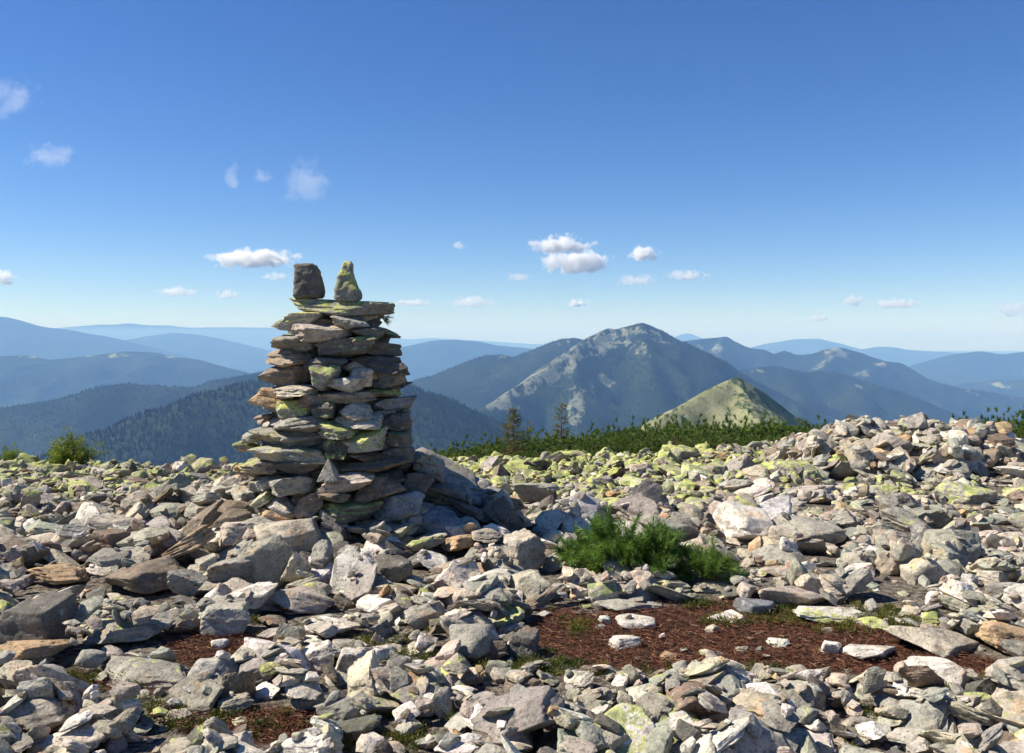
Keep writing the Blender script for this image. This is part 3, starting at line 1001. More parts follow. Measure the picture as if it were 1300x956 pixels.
# the two standing stones: outlines as stacks of rounded sections
def outline_stone(name, sections, depth, Dm, cname, lichen, label, seed):
    """sections: (py, xl, xr, depth factor) from bottom to top in photo pixels"""
    S = sections
    n = 44; m_ = 36
    ys = np.linspace(0, 1, m_)
    sy = np.array([s[0] for s in S]); t0 = (sy[0] - sy) / (sy[0] - sy[-1])
    V = []
    base = P((S[0][1] + S[0][2]) / 2, S[0][0], Dm)
    for j in range(m_):
        t = ys[j]
        yy = np.interp(t, t0, sy); xl = np.interp(t, t0, [s[1] for s in S]); xr = np.interp(t, t0, [s[2] for s in S]); df = np.interp(t, t0, [s[3] for s in S])
        cxp = (xl + xr) / 2; wd = (xr - xl) / F * Dm
        c = P(cxp, yy, Dm)
        cap = 1.0 if .03 < t < .97 else .90
        for i in range(n):
            a = 6.283 * i / n
            ca, sa = math.cos(a), math.sin(a)
            q = 1.0 / (abs(ca) ** 5.5 + abs(sa) ** 5.5) ** (1 / 5.5)
            V.append((c[0] + ca * q * wd / 2 * cap, Dm + sa * q * depth * df / 2 * cap, c[2]))
    V = np.array(V)
    f = []
    for j in range(m_ - 1):
        for i in range(n):
            a, b = j * n + i, j * n + (i + 1) % n
            f.append((a, b, b + n)); f.append((a, b + n, a + n))
    V = np.vstack([V, V[:n].mean(0) , V[-n:].mean(0)])
    cb, ct = len(V) - 2, len(V) - 1
    for i in range(n):
        f.append((cb, (i + 1) % n, i)); f.append((ct, (m_ - 1) * n + i, (m_ - 1) * n + (i + 1) % n))
    ctr = V.mean(0)
    nn = fbm(V[:, 0] * 9 + seed, V[:, 1] * 9, V[:, 2] * 9, 3)
    n3 = fbm(V[:, 0] * 26 + seed, V[:, 1] * 26, V[:, 2] * 26, 3)
    dr = V - ctr; dr[:, 2] *= .3
    dl = np.linalg.norm(dr, axis=1)[:, None] + 1e-6
    V = V + dr / dl * (.015 * nn + .013 * n3)[:, None]
    R = dict(tint=np.array(TINT[cname]), lichen=lichen, seed=seed * .01)
    V = V - base
    t, a = rock_attrs(len(V), R)
    me = mesh_np(name + '_shape', V, np.array(f), True, {'tint': ('FLOAT_COLOR', t), 'aux': ('FLOAT_VECTOR', a)})
    me.materials.append(M_ROCK)
    o = link(name, me, loc=base.tolist())
    tag(o, label, 'stone', 'upright stones on top of the cairn')
    return o


outline_stone('upright_stone', [(378.5, 374, 411, 1.0), (372, 374, 411, 1.0), (360, 374.5, 409, .95), (348, 375, 406, .9), (338, 375, 402, .8), (335, 377, 398, .6)],
              .20, CY - .22, 'dark grey', .38, 'dark blocky stone standing upright on the left of the cairn top', 31.0)
outline_stone('upright_stone', [(383, 428, 455, 1.0), (378, 425, 458, 1.0), (369, 425.5, 457.5, 1.0), (362, 428, 453, .9), (352, 431, 450, .75), (343, 433.5, 448, .6), (335, 436, 447.5, .5), (331.5, 438, 446.5, .4)],
              .20, CY - .26, 'grey', .85, 'slender tapering stone with yellow lichen upright on the cairn top', 57.0)
tri = put_stone('stone', cairn, 'pyramid', P(417, 596, 6.38), (.185, .18, .165), rotm(0, 0, .5), 'grey', 0, 4, (CX, CY, 0), rough=.6)
tri['label'] = 'small triangular stone standing on a ledge'


print('T4', round(_tm.time() - _T0, 1))
# ------------------------------------------------------------------ ground sheet
nr, na = 300, 900
rad = np.concatenate([[0], np.geomspace(.8, 90000, nr)])
# fine rings where the ground is close
rad = np.unique(np.concatenate([np.linspace(.3, 26, 260), np.geomspace(26, 90000, 150)]))
ang = np.linspace(0, 2 * np.pi, na, endpoint=False)
RR, AA = np.meshgrid(rad, ang, indexing='ij')
X = RR * np.cos(AA); Y = RR * np.sin(AA)
Z = ground(X, Y)
V = np.stack([X.ravel(), Y.ravel(), Z.ravel()], 1)
V = np.vstack([V, [[0, 0, float(ground(0, 0))]]])
idx = np.arange(len(rad) * na).reshape(len(rad), na)
a = idx[:-1]; b = idx[1:]
q = np.stack([a, b, np.roll(b, -1, 1), np.roll(a, -1, 1)], -1).reshape(-1, 4)
tq = np.concatenate([q[:, [0, 1, 2]], q[:, [0, 2, 3]]])
c0 = len(V) - 1
tc = np.stack([np.full(na, c0), idx[0], np.roll(idx[0], -1)], -1)
LT = np.zeros(len(V))
for i_ in np.where((V[:, 1] > 2.5) & (V[:, 1] < 9) & (np.abs(V[:, 0]) < 7))[0]:
    LT[i_] = max(0, min(1, soil_amount(*to_px(*V[i_]))))
me = mesh_np('ground_shape', V, np.concatenate([tq, tc]), True, {'litter': ('FLOAT', LT)})
me.materials.append(M_SOIL)
tag(link('ground', me), kind='structure')

# ------------------------------------------------------------------ needle litter and low plants (uncountable)
def blades(base, direc, length, width, r, curve=.0):
    """thin tapered triangles; base (n,3), direc (n,3)"""
    n = len(base)
    side = np.cross(direc, r.normal(0, 1, (n, 3)))
    side /= np.linalg.norm(side, axis=1)[:, None] + 1e-9
    w = (side * np.asarray(width).reshape(-1, 1) / 2)
    tip = base + direc * np.asarray(length).reshape(-1, 1)
    if curve:
        tip[:, 2] -= np.asarray(length) * curve
    V = np.stack([base - w, base + w, tip], 1).reshape(-1, 3)
    return V, np.arange(3 * n).reshape(-1, 3)


lr = np.random.RandomState(9)
pts = []
while len(pts) < 24000:
    px = lr.uniform(-60, 1360); py = lr.uniform(745, 985)
    if soil_amount(px, py) > lr.rand() * .5 + .05:
        D = EYE * F / (py - HOR)
        x = (px - 650) / F * D
        pts.append((x, D, float(ground(x, D)) + lr.uniform(.001, .022)))
pts = np.array(pts)
th = lr.uniform(0, 6.283, len(pts))
d = np.stack([np.cos(th), np.sin(th), lr.normal(0, .18, len(pts))], 1)
V, T = blades(pts, d / np.linalg.norm(d, axis=1)[:, None], lr.uniform(.02, .06, len(pts)), lr.uniform(.0025, .005, len(pts)), lr)
cc = np.array([(.16, .062, .035), (.23, .10, .05), (.10, .04, .025), (.42, .27, .16)])[lr.choice(4, len(pts), p=[.42, .27, .26, .05])]
cc = cc * .78
cc = np.repeat(np.hstack([cc, np.ones((len(cc), 1))]), 3, 0)
me = mesh_np('litter_shape', V, T, False, {'tint': ('FLOAT_COLOR', cc)})
me.materials.append(M_LITTER)
tag(link('needle_litter', me), 'red-brown carpet of dead needles between the foreground stones', 'needle litter', kind='stuff')

cover = [(470, 835, 60, 16), (545, 858, 70, 12), (620, 800, 30, 10), (735, 800, 20, 8), (300, 800, 70, 12), (100, 862, 90, 10), (30, 850, 30, 8), (520, 820, 40, 10),
         (695, 850, 60, 10), (920, 790, 25, 8), (1000, 785, 50, 10), (985, 770, 30, 8), (1090, 795, 60, 12), (1120, 775, 30, 8), (880, 770, 30, 8), (1180, 880, 60, 10),
         (120, 695, 25, 8), (310, 672, 20, 6), (640, 905, 120, 16), (240, 915, 120, 16), (860, 950, 150, 16), (1090, 905, 90, 12), (1250, 780, 30, 8), (480, 945, 100, 12),
         (755, 745, 25, 8), (200, 775, 40, 10), (560, 640, 10, 4), (930, 860, 80, 10), (1240, 870, 40, 8), (700, 770, 25, 6), (20, 900, 60, 20), (1275, 930, 50, 14)]
Vc, Tc, sh, k = [], [], [], 0
for (cx, cy, rx, ry) in cover:
    for _ in range(int(rx * ry / (14 if cy < 870 else 40)) + 3):
        px = cx + lr.normal(0, .55) * rx; py = cy + lr.normal(0, .55) * ry
        g = solve_ground(px, py)
        i = int((g[0] - GX0) / RES); j = int((g[1] - GY0) / RES)
        if not (0 <= i < HM.shape[0] and 0 <= j < HM.shape[1]):
            continue
        if HM[i, j] > float(ground(g[0], g[1])) + .07:
            continue
        r0 = lr.uniform(.025, .06); n = int(60 + 900 * r0)
        dd = lr.normal(0, 1, (n, 3)); dd[:, 2] = np.abs(dd[:, 2]); dd /= np.linalg.norm(dd, axis=1)[:, None]
        p0 = g + dd * r0 * lr.uniform(.2, 1, (n, 1)) * np.array((1, 1, .7)) + np.array((0, 0, .01))
        V, T = blades(p0, unit_rows := (dd + lr.normal(0, .5, (n, 3))), lr.uniform(.007, .014, n), lr.uniform(.004, .008, n), lr)
        Vc.append(V); Tc.append(T + k); k += len(V)
        sh.append(np.repeat(np.clip(lr.normal(lr.rand(), .25, n), 0, 1), 3))
me = mesh_np('cover_shape', np.concatenate(Vc), np.concatenate(Tc), False, {'shade': ('FLOAT', np.concatenate(sh))})
me.materials.append(M_COVER)
tag(link('ground_cover', me), 'low green and reddish dwarf shrubs growing between the foreground stones', 'ground cover', kind='stuff')


print('T5', round(_tm.time() - _T0, 1))
# ------------------------------------------------------------------ plants
def tube(points, radii, n=6):
    P_ = np.array(points, float); V = []; T = []
    for i, p in enumerate(P_):
        t = unit(P_[min(i + 1, len(P_) - 1)] - P_[max(i - 1, 0)])
        u = unit(np.cross(t, (.31, .2, .93))); v = np.cross(t, u)
        for j in range(n):
            a = 6.283 * j / n
            V.append(p + (u * math.cos(a) + v * math.sin(a)) * radii[i])
    for i in range(len(P_) - 1):
        for j in range(n):
            a, b = i * n + j, i * n + (j + 1) % n
            T.append((a, b, b + n)); T.append((a, b + n, a + n))
    return np.array(V), np.array(T)


class MB:
    def __init__(s):
        s.V, s.T, s.S, s.k = [], [], [], 0

    def add(s, V, T, shade=0.5):
        s.V.append(V); s.T.append(T + s.k); s.k += len(V)
        s.S.append(np.full(len(V), shade) if np.isscalar(shade) else shade)

    def mesh(s, name, mat, smooth=False):
        me = mesh_np(name, np.concatenate(s.V), np.concatenate(s.T), smooth, {'shade': ('FLOAT', np.concatenate(s.S))})
        me.materials.append(mat)
        return me


def shoot(mb, r, p, d, L, n, nl, w, shade, spread=.75, droop=.0):
    d = unit(d)
    t = r.uniform(.1, 1.0, n)
    base = p + np.outer(t * L, d)
    rad = r.normal(0, 1, (n, 3)); rad -= np.outer(rad @ d, d); rad /= np.linalg.norm(rad, axis=1)[:, None] + 1e-9
    dirs = d[None] * r.uniform(.55, 1.0, (n, 1)) + rad * r.uniform(.35, spread, (n, 1))
    dirs /= np.linalg.norm(dirs, axis=1)[:, None]
    V, T = blades(base, dirs, r.uniform(.75, 1.1, n) * nl, np.full(n, w), r, droop)
    mb.add(V, T, np.clip(np.repeat(r.normal(shade, .15, n), 3), 0, 1))


def make_bush_pine(rx, ry, rz, nbr, seed, nl, w, nn, mat, name='crown'):
    """sprawling dwarf pine: stems curving up from the base, brush-like shoots along them"""
    r = np.random.RandomState(seed)
    st, fo = MB(), MB()
    for i in range(nbr):
        a = 6.283 * i / nbr + r.normal(0, .3); q = r.uniform(.35, 1.0)
        e = np.array((math.cos(a) * rx * q, math.sin(a) * ry * q, rz * (1.05 - .75 * q ** 2) * r.uniform(.55, 1.05)))
        c = np.array((e[0] * .45, e[1] * .45, e[2] * .35))
        pts = [(1 - t) ** 2 * np.zeros(3) + 2 * t * (1 - t) * c + t * t * e for t in np.linspace(0, 1, 7)]
        V, T = tube(pts, np.linspace(.019, .006, 7) * (rz / .4) ** .5, 5)
        st.add(V, T)
        shade = r.uniform(.1, .9)
        for j in range(9):
            t = r.uniform(.45, 1.0) if j else 1.0
            k = min(5, int(t * 6)); p = pts[k] + (pts[k + 1] - pts[k]) * (t * 6 - k)
            d = unit(pts[k + 1] - pts[k]) + r.normal(0, .45, 3) + np.array((0, 0, .35))
            L = nl * r.uniform(1.4, 2.4)
            shoot(fo, r, p, d, L, nn, nl, w, shade * .6 + .4 * r.rand(), .8, .12)
    return st, fo


def place_tree(nm, st, fo, loc, label, cat, group, trunk='stem', crown='foliage', scl=1.0, rz=0.0):
    e = link(nm, None, loc=loc, rot=(0, 0, rz), scl=(scl,) * 3)
    tag(e, label, cat, group)
    link(trunk, st, None, e); link(crown, fo, None, e)
    return e


def copy_tree(e, loc, rz, scl, label):
    c = e.copy(); COL.objects.link(c); c.location = loc; c.rotation_euler = (0, 0, rz); c.scale = scl
    c['label'] = label
    for ch in e.children:
        d_ = ch.copy(); COL.objects.link(d_); d_.parent = c
    return c


g = solve_ground(805, 745)
st, fo = make_bush_pine(.46, .33, .34, 58, 3, .070, .0055, 62, M_PINE)
st2, fo2 = make_bush_pine(.26, .2, .30, 16, 8, .095, .0060, 40, M_PINE)
for mbx, src in ((st, st2), (fo, fo2)):
    for V, T, S in zip(src.V, src.T, src.S):
        pass
zt = float(ground(g[0], g[1] + .25))
e = place_tree('dwarf_pine', st.mesh('stem_shape', M_BARK), fo.mesh('foliage_shape', M_PINE), (g[0] - .02, g[1] + .16, zt - .01),
               'low bright green dwarf pine sprawling among rocks in the foreground', 'dwarf pine', None)
g2 = solve_ground(905, 752)
place_tree('dwarf_pine', st2.mesh('stem_shape', M_BARK), fo2.mesh('foliage_shape', M_PINE), (g2[0] + .02, g2[1] + .15, float(ground(g2[0], g2[1])) + .0),
           'small dwarf pine tuft just right of the foreground dwarf pine', 'dwarf pine', None, scl=.62)
# bare branch running out of the bush to the left
pts = [P(681, 703, 6.35) + (0, 0, .02), P(697, 712, 6.3), P(712, 715, 6.25), P(728, 717, 6.25), P(745, 716, 6.3), P(770, 722, 6.3)]
V, T = tube(pts, [.010, .013, .014, .015, .015, .014], 8)
o = mesh_np('branch_shape', V - pts[2], T, True); o.materials.append(M_WOOD)
tag(link('bare_branch', o, loc=pts[2].tolist()), 'bare tan branch lying left of the foreground dwarf pine', 'branch')

# sprig stuck into the right side of the cairn top
r = np.random.RandomState(4)
sp, tw = MB(), MB()
base = P(484, 403, CY - .2)
for i in range(7):
    d = np.array((r.uniform(.3, 1), r.normal(0, .4), r.uniform(-.5, .2)))
    L = r.uniform(.05, .10)
    V, T = tube([np.zeros(3), unit(d) * L], [.003, .0015], 4); tw.add(V, T)
    shoot(sp, r, unit(d) * L * .3, d, L * .7, 34, .035, .003, .3)
e = link('pine_sprig', None, loc=base.tolist())
tag(e, 'small dark pine sprig stuck under the capstone on the right of the cairn', 'sprig')
link('twig', tw.mesh('twig_shape', M_BARK), None, e); link('needles', sp.mesh('needles_shape', M_PINE), None, e)


# thicket of mountain pine behind the crest
def thicket_variant(seed, rz):
    r = np.random.RandomState(seed)
    st, fo = MB(), MB()
    for i in range(95):
        a = r.rand() * 6.283; q = math.sqrt(r.rand())
        e = np.array((math.cos(a) * 1.15 * q, math.sin(a) * .85 * q, rz * (1 - .5 * q * q) * r.uniform(.84, .94)))
        c = e * np.array((.7, .7, .25))
        pts = [2 * t * (1 - t) * c + t * t * e for t in np.linspace(0, 1, 6)]
        V, T = tube(pts, np.linspace(.03, .008, 6), 4)
        st.add(V, T)
        sh = r.rand()
        for j in range(11):
            t = r.uniform(.35, 1.0) if j else 1.0
            k = min(4, int(t * 5)); p = pts[k] + (pts[k + 1] - pts[k]) * (t * 5 - k)
            d = np.array((0, 0, .3)) + r.normal(0, .6, 3) + .5 * unit(e)
            shoot(fo, r, p + r.normal(0, .07, 3), d, r.uniform(.05, .10), 24, .07, .016, sh * .5 + .5 * r.rand(), 1.1)
    return st.mesh('stem_shape', M_BARK), fo.mesh('foliage_shape', M_PINE2)


VAR = [thicket_variant(50 + i, 1.0) for i in range(5)]
tr = np.random.RandomState(21)
tops = [(535, 584), (560, 576), (600, 569), (640, 562), (680, 556), (740, 551), (800, 547), (850, 541), (900, 540), (960, 541), (1010, 541), (1045, 548), (1100, 560), (1200, 548), (1225, 540), (1260, 535), (1300, 530), (1400, 526)]
row = 0
made = []
for D, step in ((25.5, 21), (23.0, 24), (21.2, 28)):
    px = 545 + row * 12
    while px < 1390:
        if 1085 < px < 1190:
            px += step; continue
        top = np.interp(px, [t[0] for t in tops], [t[1] for t in tops]) - 5 + {0: 0, 1: 8, 2: 17}[row] + tr.normal(0, 2.5)
        if row == 2 and top > 588:
            px += step; continue
        zt = EYE - (top - HOR) / F * D
        x = (px - 650) / F * D
        zg = float(ground(x, D))
        h = zt - zg
        if h > .35:
            st_, fo_ = VAR[tr.randint(5)]
            e = place_tree('mountain_pine', st_, fo_, (x, D, zg), 'x', 'mountain pine', 'mountain pines of the thicket behind the rocks', rz=tr.rand() * 6.28)
            s = max(.55, min(1.3, h))
            e.scale = (s * tr.uniform(.95, 1.2), s * tr.uniform(.95, 1.2), h)
            made.append((px, row, h, e))
        px += step * tr.uniform(.8, 1.2)
    row += 1
ROWN = ['back', 'middle', 'front']
SEG = [(545, 'left end of the thicket'), (640, 'by the left spruce'), (712, 'by the right spruce'), (780, 'midway from spruces to green hill'),
       (860, 'left below the green hill'), (940, 'right below the green hill'), (1010, 'left of the rubble mound'), (1070, 'touching the rubble mound'),
       (1215, 'right behind the rubble mound'), (1275, 'at the right edge'), (1370, 'outside the right edge')]
gl = {}
for m_ in made:
    sg = min(SEG, key=lambda s: abs(s[0] - m_[0]))[1]
    lab = f"dark green mountain pine, {ROWN[m_[1]]} row, {sg}"
    gl.setdefault(lab, []).append(m_)
for lab, mm in gl.items():
    mm.sort(key=lambda q: q[0])
    for i, q in enumerate(mm):
        q[3]['label'] = lab if len(mm) == 1 else lab + ', ' + (('left one' if i == 0 else 'right one') if len(mm) == 2 else ('leftmost', 'second', 'third', 'fourth', 'fifth')[min(i, 4)])


def spruce(h, w, seed, nb, wisp=1.0, lean=0.0):
    r = np.random.RandomState(seed)
    st, fo = MB(), MB()
    top = np.array((lean, 0, h))
    V, T = tube([top * t for t in np.linspace(0, 1, 9)], np.linspace(.035, .006, 9), 6)
    st.add(V, T)
    for i in range(nb):
        t = r.rand() ** .9 * .97 + .02
        p = top * t
        a = r.rand() * 6.283
        L = w * (1 - t) ** .8 * r.uniform(.5, 1.15) + .05
        e = p + np.array((math.cos(a) * L, math.sin(a) * L, -.10 * L + .35 * L * t))
        V, T = tube([p, (p + e) / 2 + (0, 0, -.02), e], [.008, .006, .003], 4)
        st.add(V, T)
        sh = r.rand()
        for j in range(int(3 + 9 * L * wisp)):
            s = r.uniform(.15, 1)
            q = p + (e - p) * s
            d = unit(e - p) + r.normal(0, .5, 3)
            shoot(fo, r, q, d, r.uniform(.06, .14), 18, .035, .009, sh, .9)
    return st.mesh('trunk_shape', M_BARK), fo.mesh('crown_shape', M_SPRUCE)


def z_for(px, top, D):
    p = P(px, top, D); return p[0], float(ground(p[0], D)), p[2]


x, zg, zt = z_for(652, 519, 22.3)
s_, f_ = spruce(zt - zg, .58, 2, 150)
place_tree('spruce', s_, f_, (x, 22.3, zg), 'taller bushy spruce rising from the thicket right of the cairn', 'spruce', 'small spruces in the thicket', 'trunk', 'crown')
x, zg, zt = z_for(711, 512, 23.5)
s_, f_ = spruce(zt - zg, .50, 7, 95, .8, .05)
place_tree('spruce', s_, f_, (x, 23.5, zg), 'thin pale spruce with sparse top, right of the bushier spruce', 'spruce', 'small spruces in the thicket', 'trunk', 'crown')
x, zg, zt = z_for(668, 532, 24.2)
s_, f_ = spruce(zt - zg, .42, 9, 34, .5, .04)
place_tree('spruce', s_, f_, (x, 24.2, zg), 'nearly bare faded spruce close behind the taller bushy spruce', 'spruce', 'small spruces in the thicket', 'trunk', 'crown')


def leafy(rx, rz, seed, nbr, nleaf, lw=.030):
    r = np.random.RandomState(seed)
    st, fo = MB(), MB()
    for i in range(nbr):
        a = r.rand() * 6.283; q = math.sqrt(r.rand())
        e = np.array((math.cos(a) * rx * q, math.sin(a) * rx * q, rz * (1 - .55 * q * q) * r.uniform(.5, 1.1)))
        pts = [2 * t * (1 - t) * e * np.array((.3, .3, .55)) + t * t * e for t in np.linspace(0, 1, 6)]
        V, T = tube(pts, np.linspace(.018, .004, 6), 4); st.add(V, T)
        sh = r.rand()
        for c in range(4):
            ctr = pts[r.randint(2, 6)] + r.normal(0, .05, 3)
            n = nleaf
            b = ctr + r.normal(0, .055, (n, 3))
            d = r.normal(0, 1, (n, 3)); d[:, 2] = np.abs(d[:, 2]) * .6
            d /= np.linalg.norm(d, axis=1)[:, None]
            V, T = blades(b, d, r.uniform(.03, .06, n), r.uniform(.6, 1.2, n) * lw, r)
            fo.add(V, T, np.clip(np.repeat(r.normal(sh, .2, n), 3), 0, 1))
    return st.mesh('stem_shape', M_BARK), fo.mesh('foliage_shape', M_LEAF)


s_, f_ = leafy(.5, 1.0, 3, 46, 46)
for (px, top, D, sx, lab) in ((92, 549, 19.6, 1.0, 'bright green leafy bush on the left skyline'), (8, 567, 20.0, .72, 'small sparse bush at the far left edge of the skyline'),
                              (70, 580, 19.2, .62, 'low yellow-green bush at the left foot of the bright green bush')):
    x, zg, zt = z_for(px, top, D)
    e = place_tree('bush', s_, f_, (x, D, zg), lab, 'bush', 'bushes on the left skyline', rz=px)
    e.scale = (sx, sx, (zt - zg) / 1.02)


print('T6', round(_tm.time() - _T0, 1))
# ------------------------------------------------------------------ mountains
def zpy(py, D):
    return EYE - (py - HOR) / F * D


FOREST_PTS = []


def ridge_mesh(name, lines, slope, step, mat, spur=(60, 420, .5), bare=None, margin=1.0, floor=-830, seed=0, soft=.0, forest=None, wob=0.0, profile_jag=0.0):
    """lines: list of polylines of (px, py, D km). Surface = upper envelope of slopes falling from them."""
    segs = []
    for ln in lines:
        pts = [np.array(((px - 650) / F * D * 1000, D * 1000, zpy(py, D * 1000))) for px, py, D in ln]
        segs += list(zip(pts[:-1], pts[1:]))
    allp = np.array([p for s in segs for p in s])
    drop_ = (allp[:, 2].max() - floor) / slope * margin
    x0, x1 = allp[:, 0].min() - drop_ * .6, allp[:, 0].max() + drop_ * .6
    y0, y1 = allp[:, 1].min() - drop_, allp[:, 1].max() + drop_ * .5
    y0 = max(y0, 500)
    nx, ny = int((x1 - x0) / step) + 2, int((y1 - y0) / step) + 2
    xs = np.linspace(x0, x1, nx); ys = np.linspace(y0, y1, ny)
    X, Y = np.meshgrid(xs, ys, indexing='ij')
    Hh = np.full(X.shape, -1e9); Ds = np.full(X.shape, 1e9)
    amp, lam, st_ = spur
    wx = fbm(X / (lam * 2.2) + seed, Y / (lam * 2.2), seed + 1.0, 3) * lam * .55
    wy = fbm(X / (lam * 2.2) + 9, Y / (lam * 2.2) + seed, seed + 2.0, 3) * lam * .55
    for a, b in segs:
        ab = b[:2] - a[:2]; L2 = ab @ ab + 1e-6
        t = np.clip(((X - a[0]) * ab[0] + (Y - a[1]) * ab[1]) / L2, 0, 1)
        d0 = np.hypot(X - (a[0] + t * ab[0]), Y - (a[1] + t * ab[1]))
        k_ = sst(0, lam * 1.2, d0)
        d1 = np.hypot(X + wx * k_ - (a[0] + t * ab[0]), Y + wy * k_ - (a[1] + t * ab[1]))
        zz = a[2] + t * (b[2] - a[2])
        h = zz - slope * (d1 * (1 + .0) - soft * (1 - np.exp(-d1 / max(soft, 1)))) 
        m_ = h > Hh
        Hh = np.where(m_, h, Hh); Ds = np.minimum(Ds, d0)
    rn = 1 - np.abs(fbm(X / lam + seed * 3, Y / lam, seed + 4.0, 4)) * 2
    rn2 = fbm(X / (lam * .22) + seed, Y / (lam * .22), seed + 6.0, 3)
    k_ = sst(0, lam * .9, Ds)
    Hh = Hh - amp * k_ * np.clip(1 - rn, 0, 1.3) + amp * .10 * sst(0, lam * .3, Ds) * rn2
    if profile_jag:
        Hh = Hh + profile_jag * fbm(X / (lam * .25), Y / (lam * .25), seed + 8.0, 4)
    Hh = np.maximum(Hh, floor - 6)
    V = np.stack([X.ravel(), Y.ravel(), Hh.ravel()], 1)
    idx = np.arange(nx * ny).reshape(nx, ny)
    q = np.stack([idx[:-1, :-1], idx[1:, :-1], idx[1:, 1:], idx[:-1, 1:]], -1).reshape(-1, 4)
    q = q[(Hh.ravel()[q] > floor - 5).any(1)]
    PX = 650 + F * X / Y; PY = HOR + F * (EYE - Hh) / Y
    bare_a = np.zeros(X.shape)
    for bz in (bare or []):
        cx, cy, rx, ry, an, am = bz
        ca, sa = math.cos(math.radians(an)), math.sin(math.radians(an))
        u = (PX - cx) * ca + (PY - cy) * sa; v = -(PX - cx) * sa + (PY - cy) * ca
        bare_a = np.maximum(bare_a, am * np.clip(1.6 - 1.1 * np.sqrt((u / rx) ** 2 + (v / ry) ** 2), 0, 1))
    bare_a = np.clip(bare_a, 0, 1)
    me = mesh_np(name + '_shape', V, q, True, {'bare': ('FLOAT', bare_a.ravel())})
    me.materials.append(mat)
    tag(link(name, me), kind='structure')
    if forest:
        spacing, hmin, hmax, dens = forest
        r = np.random.RandomState(seed + 5)
        n = int((x1 - x0) * (y1 - y0) / spacing ** 2)
        fx = r.uniform(x0, x1 - step, n); fy = r.uniform(y0, y1 - step, n)
        fi = (fx - x0) / (xs[1] - xs[0]); fj = (fy - y0) / (ys[1] - ys[0])
        i0 = fi.astype(int); j0 = fj.astype(int); a = fi - i0; b = fj - j0
        def S(A):
            return (A[i0, j0] * (1 - a) * (1 - b) + A[i0 + 1, j0] * a * (1 - b) + A[i0, j0 + 1] * (1 - a) * b + A[i0 + 1, j0 + 1] * a * b)
        z = S(Hh); bb = S(bare_a)
        px = 650 + F * fx / fy; py = HOR + F * (EYE - z) / fy
        sl = (np.gradient(Hh, ys, axis=1))[i0, j0]
        facing = sl * 1.0 > (z / fy) - .02            # slope turned to the viewer
        nn = .5 + .5 * fbm(fx / 90, fy / 90, 2.0, 3)
        ok = (px > -120) & (px < 1420) & (py > 415) & (py < 640) & (z > floor) & facing & (bb + (nn - .5) * .7 < .30) & (r.rand(n) < dens)
        FOREST_PTS.append(np.stack([fx[ok], fy[ok], z[ok], r.uniform(hmin, hmax, ok.sum())], 1))
    return me


GREEN1, GREEN2 = (.013, .022, .013), (.028, .040, .019)
BARE1, BARE2 = (.09, .11, .065), (.205, .21, .155)
M_MTN = mountain_material('forested_slope', GREEN1, GREEN2, BARE1, BARE2)
M_FAR = mountain_material('far_forest', (.015, .027, .017), (.032, .044, .022), (.20, .22, .10), (.26, .27, .14), .5)
M_HILL = mountain_material('grassy_hill', (.028, .048, .014), (.045, .07, .02), (.17, .175, .07), (.27, .26, .14), 4.0)

# conical grassy hill nearby
ridge_mesh('grassy_hill', [[(790, 566, 1.02), (835, 534, 1.08), (868, 513, 1.12), (900, 494, 1.16), (935, 478, 1.2), (962, 494, 1.22), (985, 511, 1.25), (1010, 530, 1.28), (1060, 560, 1.32), (1120, 600, 1.4)],
                           [(935, 478, 1.2), (948, 505, 1.14), (965, 540, 1.05)]],
           .76, 5.5, M_HILL, (16, 80, .5), bare=[(888, 525, 85, 40, -32, 1.0), (926, 495, 26, 20, 0, 1.0), (950, 538, 40, 30, 0, 1.0), (840, 545, 55, 22, -30, 1.0), (992, 540, 26, 16, 30, .85), (958, 505, 10, 12, 0, .6)], floor=-420, seed=3, soft=4)
# near forest slope on the left, running behind the cairn
ridge_mesh('forested_hill', [[(-160, 690, 2.3), (0, 606, 2.35), (60, 580, 2.4), (130, 549, 2.45), (200, 521, 2.5), (262, 500, 2.55), (310, 488, 2.6), (370, 474, 2.65), (430, 468, 2.7), (485, 480, 2.65), (530, 512, 2.55), (570, 545, 2.45), (610, 585, 2.35), (700, 660, 2.3)],
                             [(430, 468, 2.7), (400, 520, 2.3), (380, 600, 1.9)]],
           .52, 17, M_MTN, (70, 330, .5), seed=5, soft=40, forest=(9.5, 8, 15, .92))
ridge_mesh('forested_hill', [[(-260, 560, 4.0), (-80, 530, 4.1), (0, 518, 4.2), (50, 511, 4.25), (105, 500, 4.3), (140, 489, 4.35), (160, 487, 4.4), (200, 490, 4.4), (245, 492, 4.45), (285, 481, 4.5), (335, 472, 4.6), (400, 462, 4.7), (460, 470, 4.7), (520, 500, 4.6), (560, 540, 4.5)]],
           .42, 26, M_MTN, (90, 460, .5), seed=6, soft=60, forest=(15, 7, 13, .7))
